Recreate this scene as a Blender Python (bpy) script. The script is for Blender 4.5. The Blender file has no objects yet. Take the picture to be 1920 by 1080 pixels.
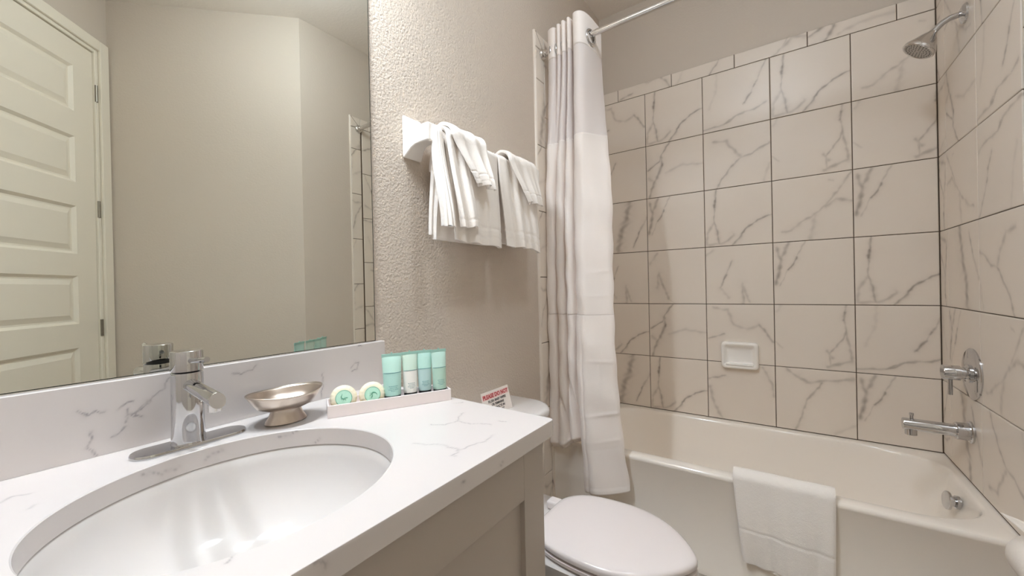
import bpy, bmesh, math, random
import numpy as np
from mathutils import Vector, Matrix
random.seed(5)
SC = bpy.context.scene
COL = SC.collection
R = math.radians
PI = math.pi

# ------------------------------------------------------------------ camera
cam_d = bpy.data.cameras.new('camera')
cam = bpy.data.objects.new('camera', cam_d); COL.objects.link(cam)
cam_d.sensor_width = 36.0
cam_d.lens = 736.513/1920*36.0
cam_d.clip_start = 0.01
_R = Vector((0.818967, 0.573439, -0.02146)); _U = Vector((0.015743, 0.014931, 0.999765)); _F = Vector((-0.573625, 0.819112, -0.0032))
m = Matrix(((_R.x, _U.x, -_F.x, 0.94174), (_R.y, _U.y, -_F.y, 0.0), (_R.z, _U.z, -_F.z, 1.13212), (0, 0, 0, 1)))
cam.matrix_world = m
SC.camera = cam

# ------------------------------------------------------------------ world / colour / light
w = bpy.data.worlds.new('world'); SC.world = w; w.use_nodes = True
w.node_tree.nodes['Background'].inputs[0].default_value = (1, .95, .9, 1)
w.node_tree.nodes['Background'].inputs[1].default_value = 0.3
SC.view_settings.view_transform = 'Standard'
SC.view_settings.look = 'None'
SC.view_settings.gamma = 1
SC.view_settings.exposure = 0.12
SC.view_settings.use_curve_mapping = False
SC.cycles.max_bounces = 12
SC.cycles.diffuse_bounces = 8
SC.cycles.glossy_bounces = 6
SC.cycles.caustics_reflective = False
SC.cycles.caustics_refractive = False
SC.cycles.use_denoising = True

VANITY_W = 28.0      # each of the three bulbs of the bath bar above the mirror
FILL_W = 16.0       # unseen ceiling lamp, added as fill to even out the room
BULBS = [(0.18, -0.06, 2.34), (0.18, 0.18, 2.34), (0.18, 0.42, 2.34)]
FILL_LAMP = (0.88, 0.80, 2.79)

def lamp(name, kind, loc, power, size, color=(.80, .90, 1.0), rot=None):
    d = bpy.data.lights.new(name, kind); d.energy = power; d.color = color
    if kind == 'AREA':
        d.shape = 'DISK'; d.size = size
    else:
        d.shadow_soft_size = size
    o = bpy.data.objects.new(name, d); COL.objects.link(o); o.location = loc
    if rot: o.rotation_euler = rot
    return o
for b in BULBS:
    lamp('vanity_bulb_light', 'POINT', b, VANITY_W, .04)
lamp('added_fill_lamp', 'POINT', (FILL_LAMP[0], FILL_LAMP[1], 2.59), FILL_W, .09)

# ------------------------------------------------------------------ helpers
def srgb(r, g, b, k=1.0):
    f = lambda c: (c/255/12.92 if c/255 <= .04045 else ((c/255+.055)/1.055)**2.4)*k
    return (f(r), f(g), f(b), 1)

def mat(name, col, rough=.5, metal=0.0, spec=.5, coat=0, trans=0, bump=None, sss=0, emit=None, ior=None, sheen=0, var=None):
    """bump = list of (scale, strength, distance, detail)"""
    M = bpy.data.materials.new(name); M.use_nodes = True
    nt = M.node_tree; p = nt.nodes['Principled BSDF']
    p.inputs['Base Color'].default_value = col
    p.inputs['Roughness'].default_value = rough
    p.inputs['Metallic'].default_value = metal
    p.inputs['Specular IOR Level'].default_value = spec
    p.inputs['Coat Weight'].default_value = coat
    p.inputs['Transmission Weight'].default_value = trans
    p.inputs['Sheen Weight'].default_value = sheen
    if ior: p.inputs['IOR'].default_value = ior
    if sss:
        p.inputs['Subsurface Weight'].default_value = sss
        p.inputs['Subsurface Radius'].default_value = (.02, .02, .02)
    if emit:
        p.inputs['Emission Color'].default_value = emit[0]; p.inputs['Emission Strength'].default_value = emit[1]
    tc = nt.nodes.new('ShaderNodeTexCoord')
    if var:
        n = nt.nodes.new('ShaderNodeTexNoise'); n.inputs['Scale'].default_value = var[0]; n.inputs['Detail'].default_value = 4
        mx = nt.nodes.new('ShaderNodeMix'); mx.data_type = 'RGBA'
        mx.inputs[6].default_value = col; mx.inputs[7].default_value = var[1]
        nt.links.new(tc.outputs['Object'], n.inputs['Vector']); nt.links.new(n.outputs['Fac'], mx.inputs[0])
        nt.links.new(mx.outputs[2], p.inputs['Base Color'])
    prev = None
    for (s, st, dist, det) in (bump or []):
        n = nt.nodes.new('ShaderNodeTexNoise'); n.inputs['Scale'].default_value = s; n.inputs['Detail'].default_value = det
        n.inputs['Roughness'].default_value = .55
        b = nt.nodes.new('ShaderNodeBump'); b.inputs['Strength'].default_value = st; b.inputs['Distance'].default_value = dist
        nt.links.new(tc.outputs['Object'], n.inputs['Vector']); nt.links.new(n.outputs['Fac'], b.inputs['Height'])
        if prev: nt.links.new(prev.outputs[0], b.inputs['Normal'])
        prev = b
    if prev: nt.links.new(prev.outputs[0], p.inputs['Normal'])
    return M

def vein_mat(name, base, vein, rough, cloud=None, coat=0, bumpk=None):
    M = mat(name, base, rough, coat=coat)
    nt = M.node_tree; p = nt.nodes['Principled BSDF']
    at = nt.nodes.new('ShaderNodeAttribute'); at.attribute_name = 'vein'
    tc = nt.nodes.new('ShaderNodeTexCoord')
    n = nt.nodes.new('ShaderNodeTexNoise'); n.inputs['Scale'].default_value = 3.5; n.inputs['Detail'].default_value = 5
    nt.links.new(tc.outputs['Object'], n.inputs['Vector'])
    mx0 = nt.nodes.new('ShaderNodeMix'); mx0.data_type = 'RGBA'; mx0.inputs[6].default_value = base; mx0.inputs[7].default_value = cloud or base
    nt.links.new(n.outputs['Fac'], mx0.inputs[0])
    mx = nt.nodes.new('ShaderNodeMix'); mx.data_type = 'RGBA'; mx.inputs[7].default_value = vein
    nt.links.new(mx0.outputs[2], mx.inputs[6]); nt.links.new(at.outputs['Fac'], mx.inputs[0])
    nt.links.new(mx.outputs[2], p.inputs['Base Color'])
    return M

def text_bump(M, scale, strength, dist):
    pass

M_wall = mat('painted_orange_peel', srgb(203, 191, 178), .62, spec=.35, bump=[(135, .85, .0040, 2.7), (50, .2, .003, 1)])
M_wall2 = mat('painted_smooth_wall', srgb(206, 196, 184), .6, spec=.3, bump=[(95, .25, .0025, 2)])
M_ceil = mat('ceiling_paint', srgb(234, 227, 219), .7, bump=[(70, .4, .003, 2)])
M_floor = mat('floor_tile', srgb(176, 166, 154), .4, var=(6, srgb(160, 150, 138)))
M_door = mat('white_door_paint', srgb(236, 230, 216), .4)
M_grout = mat('grout', srgb(92, 76, 62), .85, bump=[(300, .2, .001, 2)])
M_tile = vein_mat('marble_look_tile', srgb(232, 223, 212), srgb(150, 138, 127), .36, srgb(224, 213, 201))
M_quartz = vein_mat('veined_quartz', srgb(212, 206, 203), srgb(130, 122, 126), .2, srgb(207, 201, 198))
M_tub = mat('tub_acrylic', srgb(244, 237, 228), .13, coat=.3)
M_porc = mat('white_porcelain', srgb(216, 212, 209), .08, coat=.4)
M_seat = mat('toilet_seat_plastic', srgb(226, 218, 216), .2)
M_cer = mat('glossy_white_ceramic', srgb(244, 240, 235), .1, coat=.4)
M_chrome = mat('chrome', (.62, .62, .63, 1), .05, metal=1)
M_chrome2 = mat('satin_chrome', (.70, .68, .66, 1), .14, metal=1)
M_nickel = mat('brushed_nickel', srgb(205, 192, 180), .3, metal=1, bump=[(400, .05, .0005, 1)])
M_dark = mat('dark_rubber', (.01, .01, .011, 1), .4)
M_nozzle = mat('grey_nozzle_plate', srgb(190, 186, 180), .5)
M_mirror = mat('mirror_silver', (.85, .865, .81, 1), .0, metal=1)
M_medge = mat('mirror_edge', (.02, .03, .025, 1), .2)
M_cab = mat('grey_cabinet_paint', srgb(180, 171, 162), .42)
M_terry = mat('white_terry', srgb(246, 240, 234), .95, spec=.1, sheen=.3, bump=[(420, .55, .002, 3), (60, .2, .004, 2)])
M_band = mat('towel_woven_band', srgb(246, 240, 234), .8, spec=.2, sheen=.2, bump=[(900, .3, .001, 1)])
M_tray = mat('tray_white', srgb(238, 228, 226), .35)
M_hinge = mat('hinge_steel', srgb(150, 145, 135), .35, metal=1)
M_paper = mat('toilet_paper', srgb(243, 236, 228), .9, bump=[(160, .2, .002, 2)])
M_card = mat('card_stock', srgb(236, 228, 222), .5)
M_red = mat('red_print', srgb(175, 40, 50), .6)
M_pink = mat('pale_pink_print', srgb(236, 200, 196), .6)
M_black = mat('black_print', srgb(60, 58, 58), .6)
M_soap = mat('cream_soap_wrapper', srgb(236, 228, 204), .45, sss=.2)
M_soaplabel = mat('mint_label', srgb(168, 222, 196), .5, var=(160, srgb(200, 234, 216)))
M_soapink = mat('green_ink', srgb(60, 150, 120), .6)
M_shade = mat('frosted_glass_shade', srgb(255, 246, 232), .4, emit=((.84, .92, 1, 1), 6.0))

# ------------------------------------------------------------------ geometry helpers
def link_mesh(name, me, material=None, parent=None, loc=None, smooth=False):
    o = bpy.data.objects.new(name, me); COL.objects.link(o)
    for mm in (material if isinstance(material, (list, tuple)) else [material]):
        if mm: me.materials.append(mm)
    if smooth:
        for p in me.polygons: p.use_smooth = True
    if parent: o.parent = parent
    if loc: o.location = loc
    return o

def bm_obj(name, bm, material, parent=None, smooth=False, bevel=0, seg=2, sub=0, auto=None):
    bmesh.ops.recalc_face_normals(bm, faces=bm.faces[:])
    me = bpy.data.meshes.new(name); bm.to_mesh(me); bm.free()
    o = link_mesh(name, me, material, parent, smooth=smooth or bool(auto))
    if bevel:
        b = o.modifiers.new('bevel', 'BEVEL'); b.width = bevel; b.segments = seg; b.limit_method = 'ANGLE'; b.angle_limit = R(40)
        b.harden_normals = False
    if sub:
        s = o.modifiers.new('sub', 'SUBSURF'); s.levels = sub; s.render_levels = sub
    if auto:
        me.set_sharp_from_angle(angle=R(auto))
    return o

def box(bm, x0, x1, y0, y1, z0, z1, M=None):
    vs = [bm.verts.new(c) for c in [(x0, y0, z0), (x1, y0, z0), (x1, y1, z0), (x0, y1, z0), (x0, y0, z1), (x1, y0, z1), (x1, y1, z1), (x0, y1, z1)]]
    for f in [(0, 3, 2, 1), (4, 5, 6, 7), (0, 1, 5, 4), (1, 2, 6, 5), (2, 3, 7, 6), (3, 0, 4, 7)]:
        bm.faces.new([vs[i] for i in f])
    if M is not None:
        for v in vs: v.co = M @ v.co
    return vs

def box_obj(name, b, material, parent=None, bevel=.002, M=None, seg=2):
    bm = bmesh.new(); box(bm, *b, M=M)
    return bm_obj(name, bm, material, parent, bevel=bevel, seg=seg, smooth=False)

def loft(bm, rings, cap0=True, cap1=True, closed=True):
    rv = [[bm.verts.new(p) for p in r] for r in rings]
    n = len(rv[0])
    for a, b in zip(rv, rv[1:]):
        for i in range(n if closed else n-1):
            j = (i+1) % n
            bm.faces.new([a[i], a[j], b[j], b[i]])
    if cap0: bm.faces.new(rv[0][::-1])
    if cap1: bm.faces.new(rv[-1])
    return rv

def frame(d):
    d = Vector(d).normalized()
    a = Vector((0, 0, 1)) if abs(d.z) < .9 else Vector((1, 0, 0))
    u = d.cross(a).normalized(); v = d.cross(u).normalized()
    return u, v, d

def circ(c, u, v, r, n, r2=None):
    r2 = r2 or r
    return [Vector(c)+u*(r*math.cos(2*PI*i/n))+v*(r2*math.sin(2*PI*i/n)) for i in range(n)]

def lathe(bm, prof, o=(0, 0, 0), d=(0, 0, 1), n=40, sx=1, sy=1, cap0=True, cap1=True):
    """prof: list of (radius, height) along d"""
    u, v, dd = frame(d); o = Vector(o)
    if abs(dd.z) > .9: u, v = Vector((1, 0, 0)), Vector((0, 1, 0))
    loft(bm, [[o+dd*h+u*(max(r, 1e-5)*sx*math.cos(2*PI*i/n))+v*(max(r, 1e-5)*sy*math.sin(2*PI*i/n)) for i in range(n)] for r, h in prof], cap0, cap1)

def tube(bm, pts, r, n=20, caps=True):
    pts = [Vector(p) for p in pts]; rs = r if isinstance(r, (list, tuple)) else [r]*len(pts)
    rings = []; prev = None
    for i, p in enumerate(pts):
        t = (pts[min(i+1, len(pts)-1)]-pts[max(i-1, 0)]).normalized()
        if prev is None: u, v, _ = frame(t)
        else:
            u = (prev-t*prev.dot(t)).normalized(); v = t.cross(u)
        prev = u
        rings.append([p+u*(rs[i]*math.cos(2*PI*k/n))+v*(rs[i]*math.sin(2*PI*k/n)) for k in range(n)])
    loft(bm, rings, caps, caps)

def torus(bm, c, d, Rr, r, n=40, k=12):
    u, v, dd = frame(d); c = Vector(c)
    vs = [[bm.verts.new(c+(u*math.cos(a)+v*math.sin(a))*(Rr+r*math.cos(b))+dd*(r*math.sin(b))) for b in [2*PI*j/k for j in range(k)]] for a in [2*PI*i/n for i in range(n)]]
    for i in range(n):
        for j in range(k):
            bm.faces.new([vs[i][j], vs[(i+1) % n][j], vs[(i+1) % n][(j+1) % k], vs[i][(j+1) % k]])

def grid_np(name, P, material, parent=None, vein=None, smooth=True, solid=0, extra=None):
    """P: (n,m,3) array of points"""
    n, mm = P.shape[:2]
    idx = np.arange(n*mm).reshape(n, mm)
    F = np.stack([idx[:-1, :-1], idx[1:, :-1], idx[1:, 1:], idx[:-1, 1:]], -1).reshape(-1, 4)
    return mesh_np(name, P.reshape(-1, 3), F, material, parent, vein, smooth, solid)

def mesh_np(name, V, F, material, parent=None, vein=None, smooth=True, solid=0):
    me = bpy.data.meshes.new(name)
    me.vertices.add(len(V)); me.vertices.foreach_set('co', np.asarray(V, np.float32).ravel())
    me.loops.add(F.size); me.loops.foreach_set('vertex_index', F.astype(np.int32).ravel())
    me.polygons.add(len(F)); me.polygons.foreach_set('loop_start', np.arange(0, F.size, 4, dtype=np.int32))
    me.update(calc_edges=True); me.validate()
    if vein is not None:
        a = me.attributes.new('vein', 'FLOAT', 'POINT'); a.data.foreach_set('value', np.asarray(vein, np.float32).ravel())
    o = link_mesh(name, me, material, parent)
    if smooth: me.polygons.foreach_set('use_smooth', np.ones(len(F), bool))
    if solid:
        s = o.modifiers.new('solid', 'SOLIDIFY'); s.thickness = abs(solid); s.offset = 1 if solid > 0 else -1
    return o

def empty(name, loc=(0, 0, 0)):
    o = bpy.data.objects.new(name, None); COL.objects.link(o); o.empty_display_size = .05
    return o   # kept at the world origin so that children keep world coordinates

def root_at(root, loc):
    """put the empty at the thing's base without moving its children"""
    L = Vector(loc)
    root.location = L
    for ch in COL.objects:
        if ch.parent == root:
            ch.location = ch.location-L

def tag(o, label, cat, group=None):
    o['label'] = label; o['category'] = cat
    if group: o['group'] = group
    return o

def struct(o):
    o['kind'] = 'structure'; return o

def copy_tree(o, parent=None):
    c = o.copy(); COL.objects.link(c)
    if parent: c.parent = parent
    for ch in [x for x in COL.objects if x.parent == o]:
        copy_tree(ch, c)
    return c

# veins -----------------------------------------------------------------
def jit(p, amp, seed):
    x, y = p[..., 0], p[..., 1]
    r = np.random.RandomState(seed)
    q = p.copy()
    for k, (f, a) in enumerate([(9, 1.), (23, .55), (51, .35), (97, .18)]):
        ph = r.rand(6)*6.28
        q[..., 0] += amp*a*np.sin(f*x+ph[0]+1.3*np.sin(f*.7*y+ph[1]))*np.cos(f*.6*y+ph[2])
        q[..., 1] += amp*a*np.sin(f*y+ph[3]+1.3*np.sin(f*.7*x+ph[4]))*np.cos(f*.6*x+ph[5])
    return q

def veins(p, lines, seed=0, amp=.012, halo=3.5):
    """p (...,2) in tile units; lines = [(width, strength, [(u,v)...])]"""
    q = jit(p, amp, seed); out = np.zeros(p.shape[:-1])
    r = np.random.RandomState(seed+7); ph = r.rand(4)*6.28
    mod = .62+.38*np.sin(31*p[..., 0]+ph[0]+2*np.sin(17*p[..., 1]+ph[1]))*np.sin(27*p[..., 1]+ph[2])
    for (wd, st, pts) in lines:
        best = np.full(out.shape, 1e9)
        for a, b in zip(pts, pts[1:]):
            a = np.array(a, float); b = np.array(b, float); d = b-a
            t = np.clip(((q-a)@d)/max(d@d, 1e-9), 0, 1)
            best = np.minimum(best, np.linalg.norm(q-a-t[..., None]*d, axis=-1))
        ww = wd*(.6+.7*mod)
        v = st*(.30+.62*mod)*np.exp(-(best/ww)**2)+.20*st*(.4+.6*mod)*np.exp(-(best/(wd*halo))**2)
        out = np.maximum(out, v)
    return np.clip(out, 0, 1)

a_, b_, c_ = .013, .021, .010
DES = {
 'A': [(a_, .7, [(.2, .0), (.155, .29), (.15, .57), (.2, .75), (.24, .95)]), (.014, 1, [(.165, .2), (.155, .31)]), (b_, .45, [(.15, .57), (.05, .75), (.02, .95)]), (b_, .45, [(.02, .97), (.24, .95), (.36, .9), (.45, .8)]), (.013, .85, [(.42, 1), (.52, .87), (.63, .72), (.8, .6), (1, .53)]), (.03, .3, [(.2, .75), (.25, .93)])],
 'B': [(c_, .5, [(.97, .0), (.86, .2), (.77, .38), (.73, .48), (.62, .64)]), (.014, 1, [(.78, .36), (.765, .39)]), (.013, .8, [(.73, .48), (.63, .62)]), (.014, .6, [(.0, .95), (.33, .9), (.5, .8), (.78, .77), (.95, .7)]), (.014, .7, [(.33, .9), (.43, .87), (.5, .8)]), (b_, .2, [(.25, 0), (.2, .35), (.1, .6)])],
 'C': [(.014, .8, [(.45, 0), (.28, .22), (.24, .33), (.02, .47)]), (.022, .8, [(.27, .25), (.31, .41), (.22, .58), (.13, .76), (.04, 1)]), (.016, 1, [(.315, .38), (.305, .42)]), (b_, .32, [(.37, .57), (.55, .5), (.65, .47), (1, .5)]), (.03, .35, [(.17, .7), (.05, .62)])],
 'D': [(b_, .5, [(.16, .18), (.36, .2), (.46, .33), (.57, .53)]), (.014, .55, [(.57, .53), (.71, .5), (.83, .42), (.98, .36)]), (.014, .6, [(.57, .53), (.43, .68), (.28, .85), (.22, 1)]), (.012, .8, [(.29, .83), (.24, .93)]), (b_, .25, [(.98, .7), (.9, .95)])],
 'E': [(.024, .75, [(.04, .08), (.1, .26), (.07, .45), (.02, .68)]), (.022, .6, [(.22, .02), (.1, .26)]), (.013, 1, [(.31, .24), (.26, .36), (.2, .45)]), (c_, .4, [(.42, .02), (.31, .24)]), (c_, .35, [(.2, .45), (.08, .7)])],
 'F': [(.045, .75, [(.66, 0), (.62, .3), (.5, .6), (.42, 1)]), (.03, .5, [(.64, .1), (.56, .5), (.46, .8)]), (.012, .8, [(.85, .6), (.73, .9)]), (b_, .4, [(1, .35), (.85, .6)])],
 'G': [(.013, .6, [(.9, .0), (.87, .2), (.89, .4), (.84, .52), (.7, .73), (.7, .92)]), (.014, 1, [(.885, .12), (.868, .22)]), (.016, .55, [(.89, .42), (.94, .63), (.96, .85)]), (b_, .55, [(.66, .94), (.96, .85)]), (.016, .5, [(.67, .7), (.73, .82)]), (b_, .3, [(.03, .12), (.08, .02)]), (c_, .25, [(.1, .7), (0, .6)])],
 'H': [(.014, .45, [(1, .03), (.78, .32), (.67, .48), (.5, .65), (.36, .73), (.25, .82), (.13, .84)]), (b_, .5, [(.67, .5), (.8, .4), (1, .44)]), (.026, .35, [(.55, .62), (.48, .97)]), (b_, .4, [(.36, .73), (.25, .81)]), (c_, .3, [(.72, .1), (.78, .12)])],
 'I': [(.026, .45, [(.2, .42), (.17, .7)]), (.02, .5, [(.2, .45), (.28, .7), (.37, .9)]), (b_, .35, [(.18, .05), (.04, .25)]), (c_, .3, [(.37, .9), (.5, 1)])],
 'J': [(.012, .5, [(.42, .25), (.27, .63), (.22, .72)]), (.012, .8, [(.33, .5), (.27, .63)]), (.02, .45, [(.56, .65), (.56, .98)]), (.02, .4, [(.57, .7), (.65, .95)]), (b_, .3, [(.22, .72), (.35, .88)]), (b_, .3, [(.02, .15), (.12, .06)])],
 'K': [(.02, .5, [(.14, .0), (.28, .13), (.42, .2), (.6, .17), (.98, .12)]), (.014, .6, [(.6, .2), (.42, .5), (.34, .75), (.26, .98)]), (b_, .25, [(.75, .95), (1, .8)])],
 'L': [(b_, .35, [(.1, .05), (.33, .1), (.44, .35), (.6, .42), (.78, .34)]), (.016, .65, [(.78, .34), (.9, .47), (.98, .62)]), (.013, .6, [(.02, .6), (.15, .56), (.28, .52)])],
 'M': [(.013, .6, [(.02, .3), (.15, .27), (.28, .22)]), (.018, .5, [(.83, .05), (.95, .28), (.99, .5)]), (.024, .45, [(.02, .45), (.1, .75), (.25, 1)])],
 'N': [(.012, .6, [(.4, .2), (.3, .42), (.2, .6)]), (b_, .25, [(.0, .05), (.15, .0)])],
}
BACK = ['LABAH', 'NCDGG', 'FEAHE', 'JIJEA', 'ACLGB', 'FAMKE']
BACK_FIX = {(3, 3): 'E', (3, 4): 'A'}

TOPZ = 2.2418; TH = .3065; TW = .3056
LEV = [TOPZ-k*TH for k in range(0, 8)]   # 2.2418 ... .4028 ... -> floor

class Panel:
    """tiles laid on a plane: origin O, unit vectors U (horizontal), Z up, N out of the wall"""
    def __init__(s, O, U, N, step=.0035, thick=.004, gap=.0034):
        s.O = np.array(O, float); s.U = np.array(U, float); s.N = np.array(N, float)
        s.V = []; s.F = []; s.A = []; s.n = 0; s.step = step; s.th = thick; s.g = gap
    def tile(s, u0, u1, z0, z1, des, full=None, rot=0, flip=False, seed=0, round_edges=False):
        g = s.g/2
        a0, a1, b0, b1 = u0+g, u1-g, z0+g, z1-g
        if a1-a0 < .004 or b1-b0 < .004: return
        nu = max(2, int((a1-a0)/s.step)); nz = max(2, int((b1-b0)/s.step))
        e = .0012
        us = np.concatenate([[a0, a0], np.linspace(a0+e, a1-e, nu), [a1, a1]])
        zs = np.concatenate([[b0, b0], np.linspace(b0+e, b1-e, nz), [b1, b1]])
        dU = np.array([0, s.th-e*.6]+[s.th]*nu+[s.th-e*.6, 0]); dZ = np.array([0, s.th-e*.6]+[s.th]*nz+[s.th-e*.6, 0])
        UU, ZZ = np.meshgrid(us, zs, indexing='ij'); DD = np.minimum(dU[:, None], dZ[None, :])
        P = s.O+UU[..., None]*s.U+ZZ[..., None]*np.array([0, 0, 1.])+DD[..., None]*s.N
        f0, f1, h0, h1 = full or (u0, u1, z0, z1)
        tu = (UU-f0)/(f1-f0); tv = (h1-ZZ)/(h1-h0)
        for _ in range(rot): tu, tv = tv, 1-tu
        if flip: tu = 1-tu
        vv = veins(np.stack([tu, tv], -1), DES[des], seed) if des else np.zeros_like(UU)
        n, m2 = UU.shape; idx = np.arange(n*m2).reshape(n, m2)+s.n
        s.V.append(P.reshape(-1, 3)); s.A.append(vv.ravel())
        s.F.append(np.stack([idx[:-1, :-1], idx[1:, :-1], idx[1:, 1:], idx[:-1, 1:]], -1).reshape(-1, 4)); s.n += n*m2
    def build(s, name, parent):
        F = np.concatenate(s.F)
        # orient
        V = np.concatenate(s.V)
        return mesh_np(name, V, F, M_tile, parent, np.concatenate(s.A), smooth=False)

# ------------------------------------------------------------------ room shell
W = 1.4723; YB = 2.3564; YE = 1.5605; ZC = 2.79; YR = -.90
BX, BY = 2.185, .5223        # corner between diagonal wall and door wall
AX, AY = W, 1.235
T = .12
def wall_slab(name, p, q, z0, z1, material, out):
    """vertical slab whose room face runs p->q; out = outward direction"""
    bm = bmesh.new(); o = Vector((out[0], out[1], 0)).normalized()*T
    P = [Vector((p[0], p[1], z0)), Vector((q[0], q[1], z0)), Vector((q[0], q[1], z1)), Vector((p[0], p[1], z1))]
    a = [bm.verts.new(v) for v in P]; b = [bm.verts.new(v+o) for v in P]
    bm.faces.new(a); bm.faces.new(b[::-1])
    for i in range(4): bm.faces.new([a[i], a[(i+1) % 4], b[(i+1) % 4], b[i]])
    return struct(bm_obj(name, bm, material))
wl = wall_slab('wall_left', (0, YR), (0, YB), 0, ZC, M_wall, (-1, 0))
wb = wall_slab('wall_back', (0, YB), (W, YB), 0, ZC, M_wall2, (0, 1))
wr = wall_slab('wall_right', (W, YB), (AX, AY), 0, ZC, M_wall2, (1, 0))
wall_slab('wall_diagonal', (AX, AY), (BX, BY), 0, ZC, M_wall2, (1, 1))
# door wall: from B along (-.707,-.707), with the door opening
s2 = math.sqrt(.5)
def dw(d, off=0, z=0):      # point on the door wall, distance d from B, off = into the room
    return Vector((BX-s2*d-s2*off, BY-s2*d+s2*off, z))
D0, D1, DH = .085, .900, 2.448     # door leaf edges along the wall, height
DE = (BY-YR)/s2
def slab_d(name, d0, d1, z0, z1, o0, o1, material, parent=None, bevel=.0, st=True):
    bm = bmesh.new()
    vs = [bm.verts.new(dw(d, o, z)) for z in (z0, z1) for (d, o) in ((d0, o0), (d1, o0), (d1, o1), (d0, o1))]
    for f in [(0, 3, 2, 1), (4, 5, 6, 7), (0, 1, 5, 4), (1, 2, 6, 5), (2, 3, 7, 6), (3, 0, 4, 7)]: bm.faces.new([vs[i] for i in f])
    o = bm_obj(name, bm, material, parent, bevel=bevel)
    return o
bm = bmesh.new()
for (d0, d1, z0, z1) in ((0, D0-.02, 0, ZC), (D1+.02, DE, 0, ZC), (D0-.02, D1+.02, DH+.02, ZC)):
    vs = [bm.verts.new(dw(d, o, z)) for z in (z0, z1) for (d, o) in ((d0, 0), (d1, 0), (d1, -T), (d0, -T))]
    for f in [(0, 3, 2, 1), (4, 5, 6, 7), (0, 1, 5, 4), (1, 2, 6, 5), (2, 3, 7, 6), (3, 0, 4, 7)]: bm.faces.new([vs[i] for i in f])
struct(bm_obj('wall_door', bm, M_wall2))
ex, ey = dw(DE)[0], YR
wall_slab('wall_rear', (0, YR), (ex, YR), 0, ZC, M_wall2, (0, -1))
def poly_slab(name, z0, z1, material):
    bm = bmesh.new(); pts = [(0, YR), (ex, YR), (BX, BY), (AX, AY), (W, YB), (0, YB)]
    loft(bm, [[Vector((x, y, z0)) for x, y in pts], [Vector((x, y, z1)) for x, y in pts]])
    return struct(bm_obj(name, bm, material))
poly_slab('floor', -.1, 0, M_floor); poly_slab('ceiling', ZC, ZC+.1, M_ceil)

# door: 5 raised panels, jamb, casing, hinges
door = struct(slab_d('door_1', D0+.003, D1-.003, .012, DH-.004, -.045, -.030, M_door))
def frame_piece(name, d0, d1, z0, z1, o0, o1, mt, par, bev=.003):
    return slab_d(name, d0, d1, z0, z1, o0, o1, mt, par, bevel=bev)
bm = bmesh.new()
pz = [(2.316, 2.081), (1.952, 1.716), (1.595, 1.348), (1.236, .990), (.867, .600), (.480, .235)]
PD0, PD1 = D0+.115, D1-.115
def qd(vs):
    bm.faces.new([bm.verts.new(v) for v in vs])
# moulded door skin: rails/stiles flat, sunken moulding, raised field
of, om, oc = -.008, -.018, -.010
edges = [DH-.004]+[z for p in pz for z in p]+[.012]
for i in range(0, len(edges), 2):
    qd([dw(D0+.003, of, edges[i+1]), dw(D1-.003, of, edges[i+1]), dw(D1-.003, of, edges[i]), dw(D0+.003, of, edges[i])])
for (zt, zb) in pz:
    qd([dw(D0+.003, of, zb), dw(PD0, of, zb), dw(PD0, of, zt), dw(D0+.003, of, zt)])
    qd([dw(PD1, of, zb), dw(D1-.003, of, zb), dw(D1-.003, of, zt), dw(PD1, of, zt)])
    lv = [(0, of), (.013, -.021), (.021, -.021), (.046, -.011)]
    rings = [[(PD0+t, zb+t, o), (PD1-t, zb+t, o), (PD1-t, zt-t, o), (PD0+t, zt-t, o)] for t, o in lv]
    rr = [[bm.verts.new(dw(d, o, z)) for d, z, o in r] for r in rings]
    for a, b in zip(rr, rr[1:]):
        for k in range(4): bm.faces.new([a[k], a[(k+1) % 4], b[(k+1) % 4], b[k]])
    bm.faces.new(rr[-1])
# sides closing the skin to the leaf
for d in (D0+.003, D1-.003):
    qd([dw(d, of, .012), dw(d, of, DH-.004), dw(d, -.04, DH-.004), dw(d, -.04, .012)])
qd([dw(D0+.003, of, DH-.004), dw(D1-.003, of, DH-.004), dw(D1-.003, -.04, DH-.004), dw(D0+.003, -.04, DH-.004)])
skin = bm_obj('panel_face', bm, M_door, door)
for zc_ in (2.228, 1.600, .958):
    bm = bmesh.new(); tube(bm, [dw(D0-.006, .003, zc_-.045), dw(D0-.006, .003, zc_+.045)], .007, 12)
    bm_obj('hinge', bm, M_hinge, door, smooth=True, auto=40)
bm = bmesh.new(); lathe(bm, [(.03, 0), (.03, .008), (.012, .012), (.012, .04), (.027, .05), (.03, .06), (.02, .072), (.001, .075)], dw(D1-.07, -.008, .96), (-s2, s2, 0), 24)
bm_obj('door_knob', bm, M_nickel, door, smooth=True, auto=40)
# casing as an L-profile frame
bm = bmesh.new()
def cbox(d0, d1, z0, z1, o0, o1):
    vs = [bm.verts.new(dw(d, o, z)) for z in (z0, z1) for (d, o) in ((d0, o0), (d1, o0), (d1, o1), (d0, o1))]
    for f in [(0, 3, 2, 1), (4, 5, 6, 7), (0, 1, 5, 4), (1, 2, 6, 5), (2, 3, 7, 6), (3, 0, 4, 7)]: bm.faces.new([vs[i] for i in f])
cbox(.008, .064, 0, DH+.075, 0, .016); cbox(D1+.021, D1+.077, 0, DH+.075, 0, .016); cbox(.064, D1+.021, DH+.019, DH+.075, 0, .016)
cbox(.064, D0, 0, DH+.02, -T, .004); cbox(D1, D1+.021, 0, DH+.02, -T, .004); cbox(D0, D1, DH, DH+.019, -T, .004)
struct(bm_obj('trim_1', bm, M_door, bevel=.004))

# ------------------------------------------------------------------ wall tile
XC = [1.19268-4*TW, 1.19268-3*TW, 1.19268-2*TW, 1.19268-TW, 1.19268, 1.19268+TW]
ZB_ = .402
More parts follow.
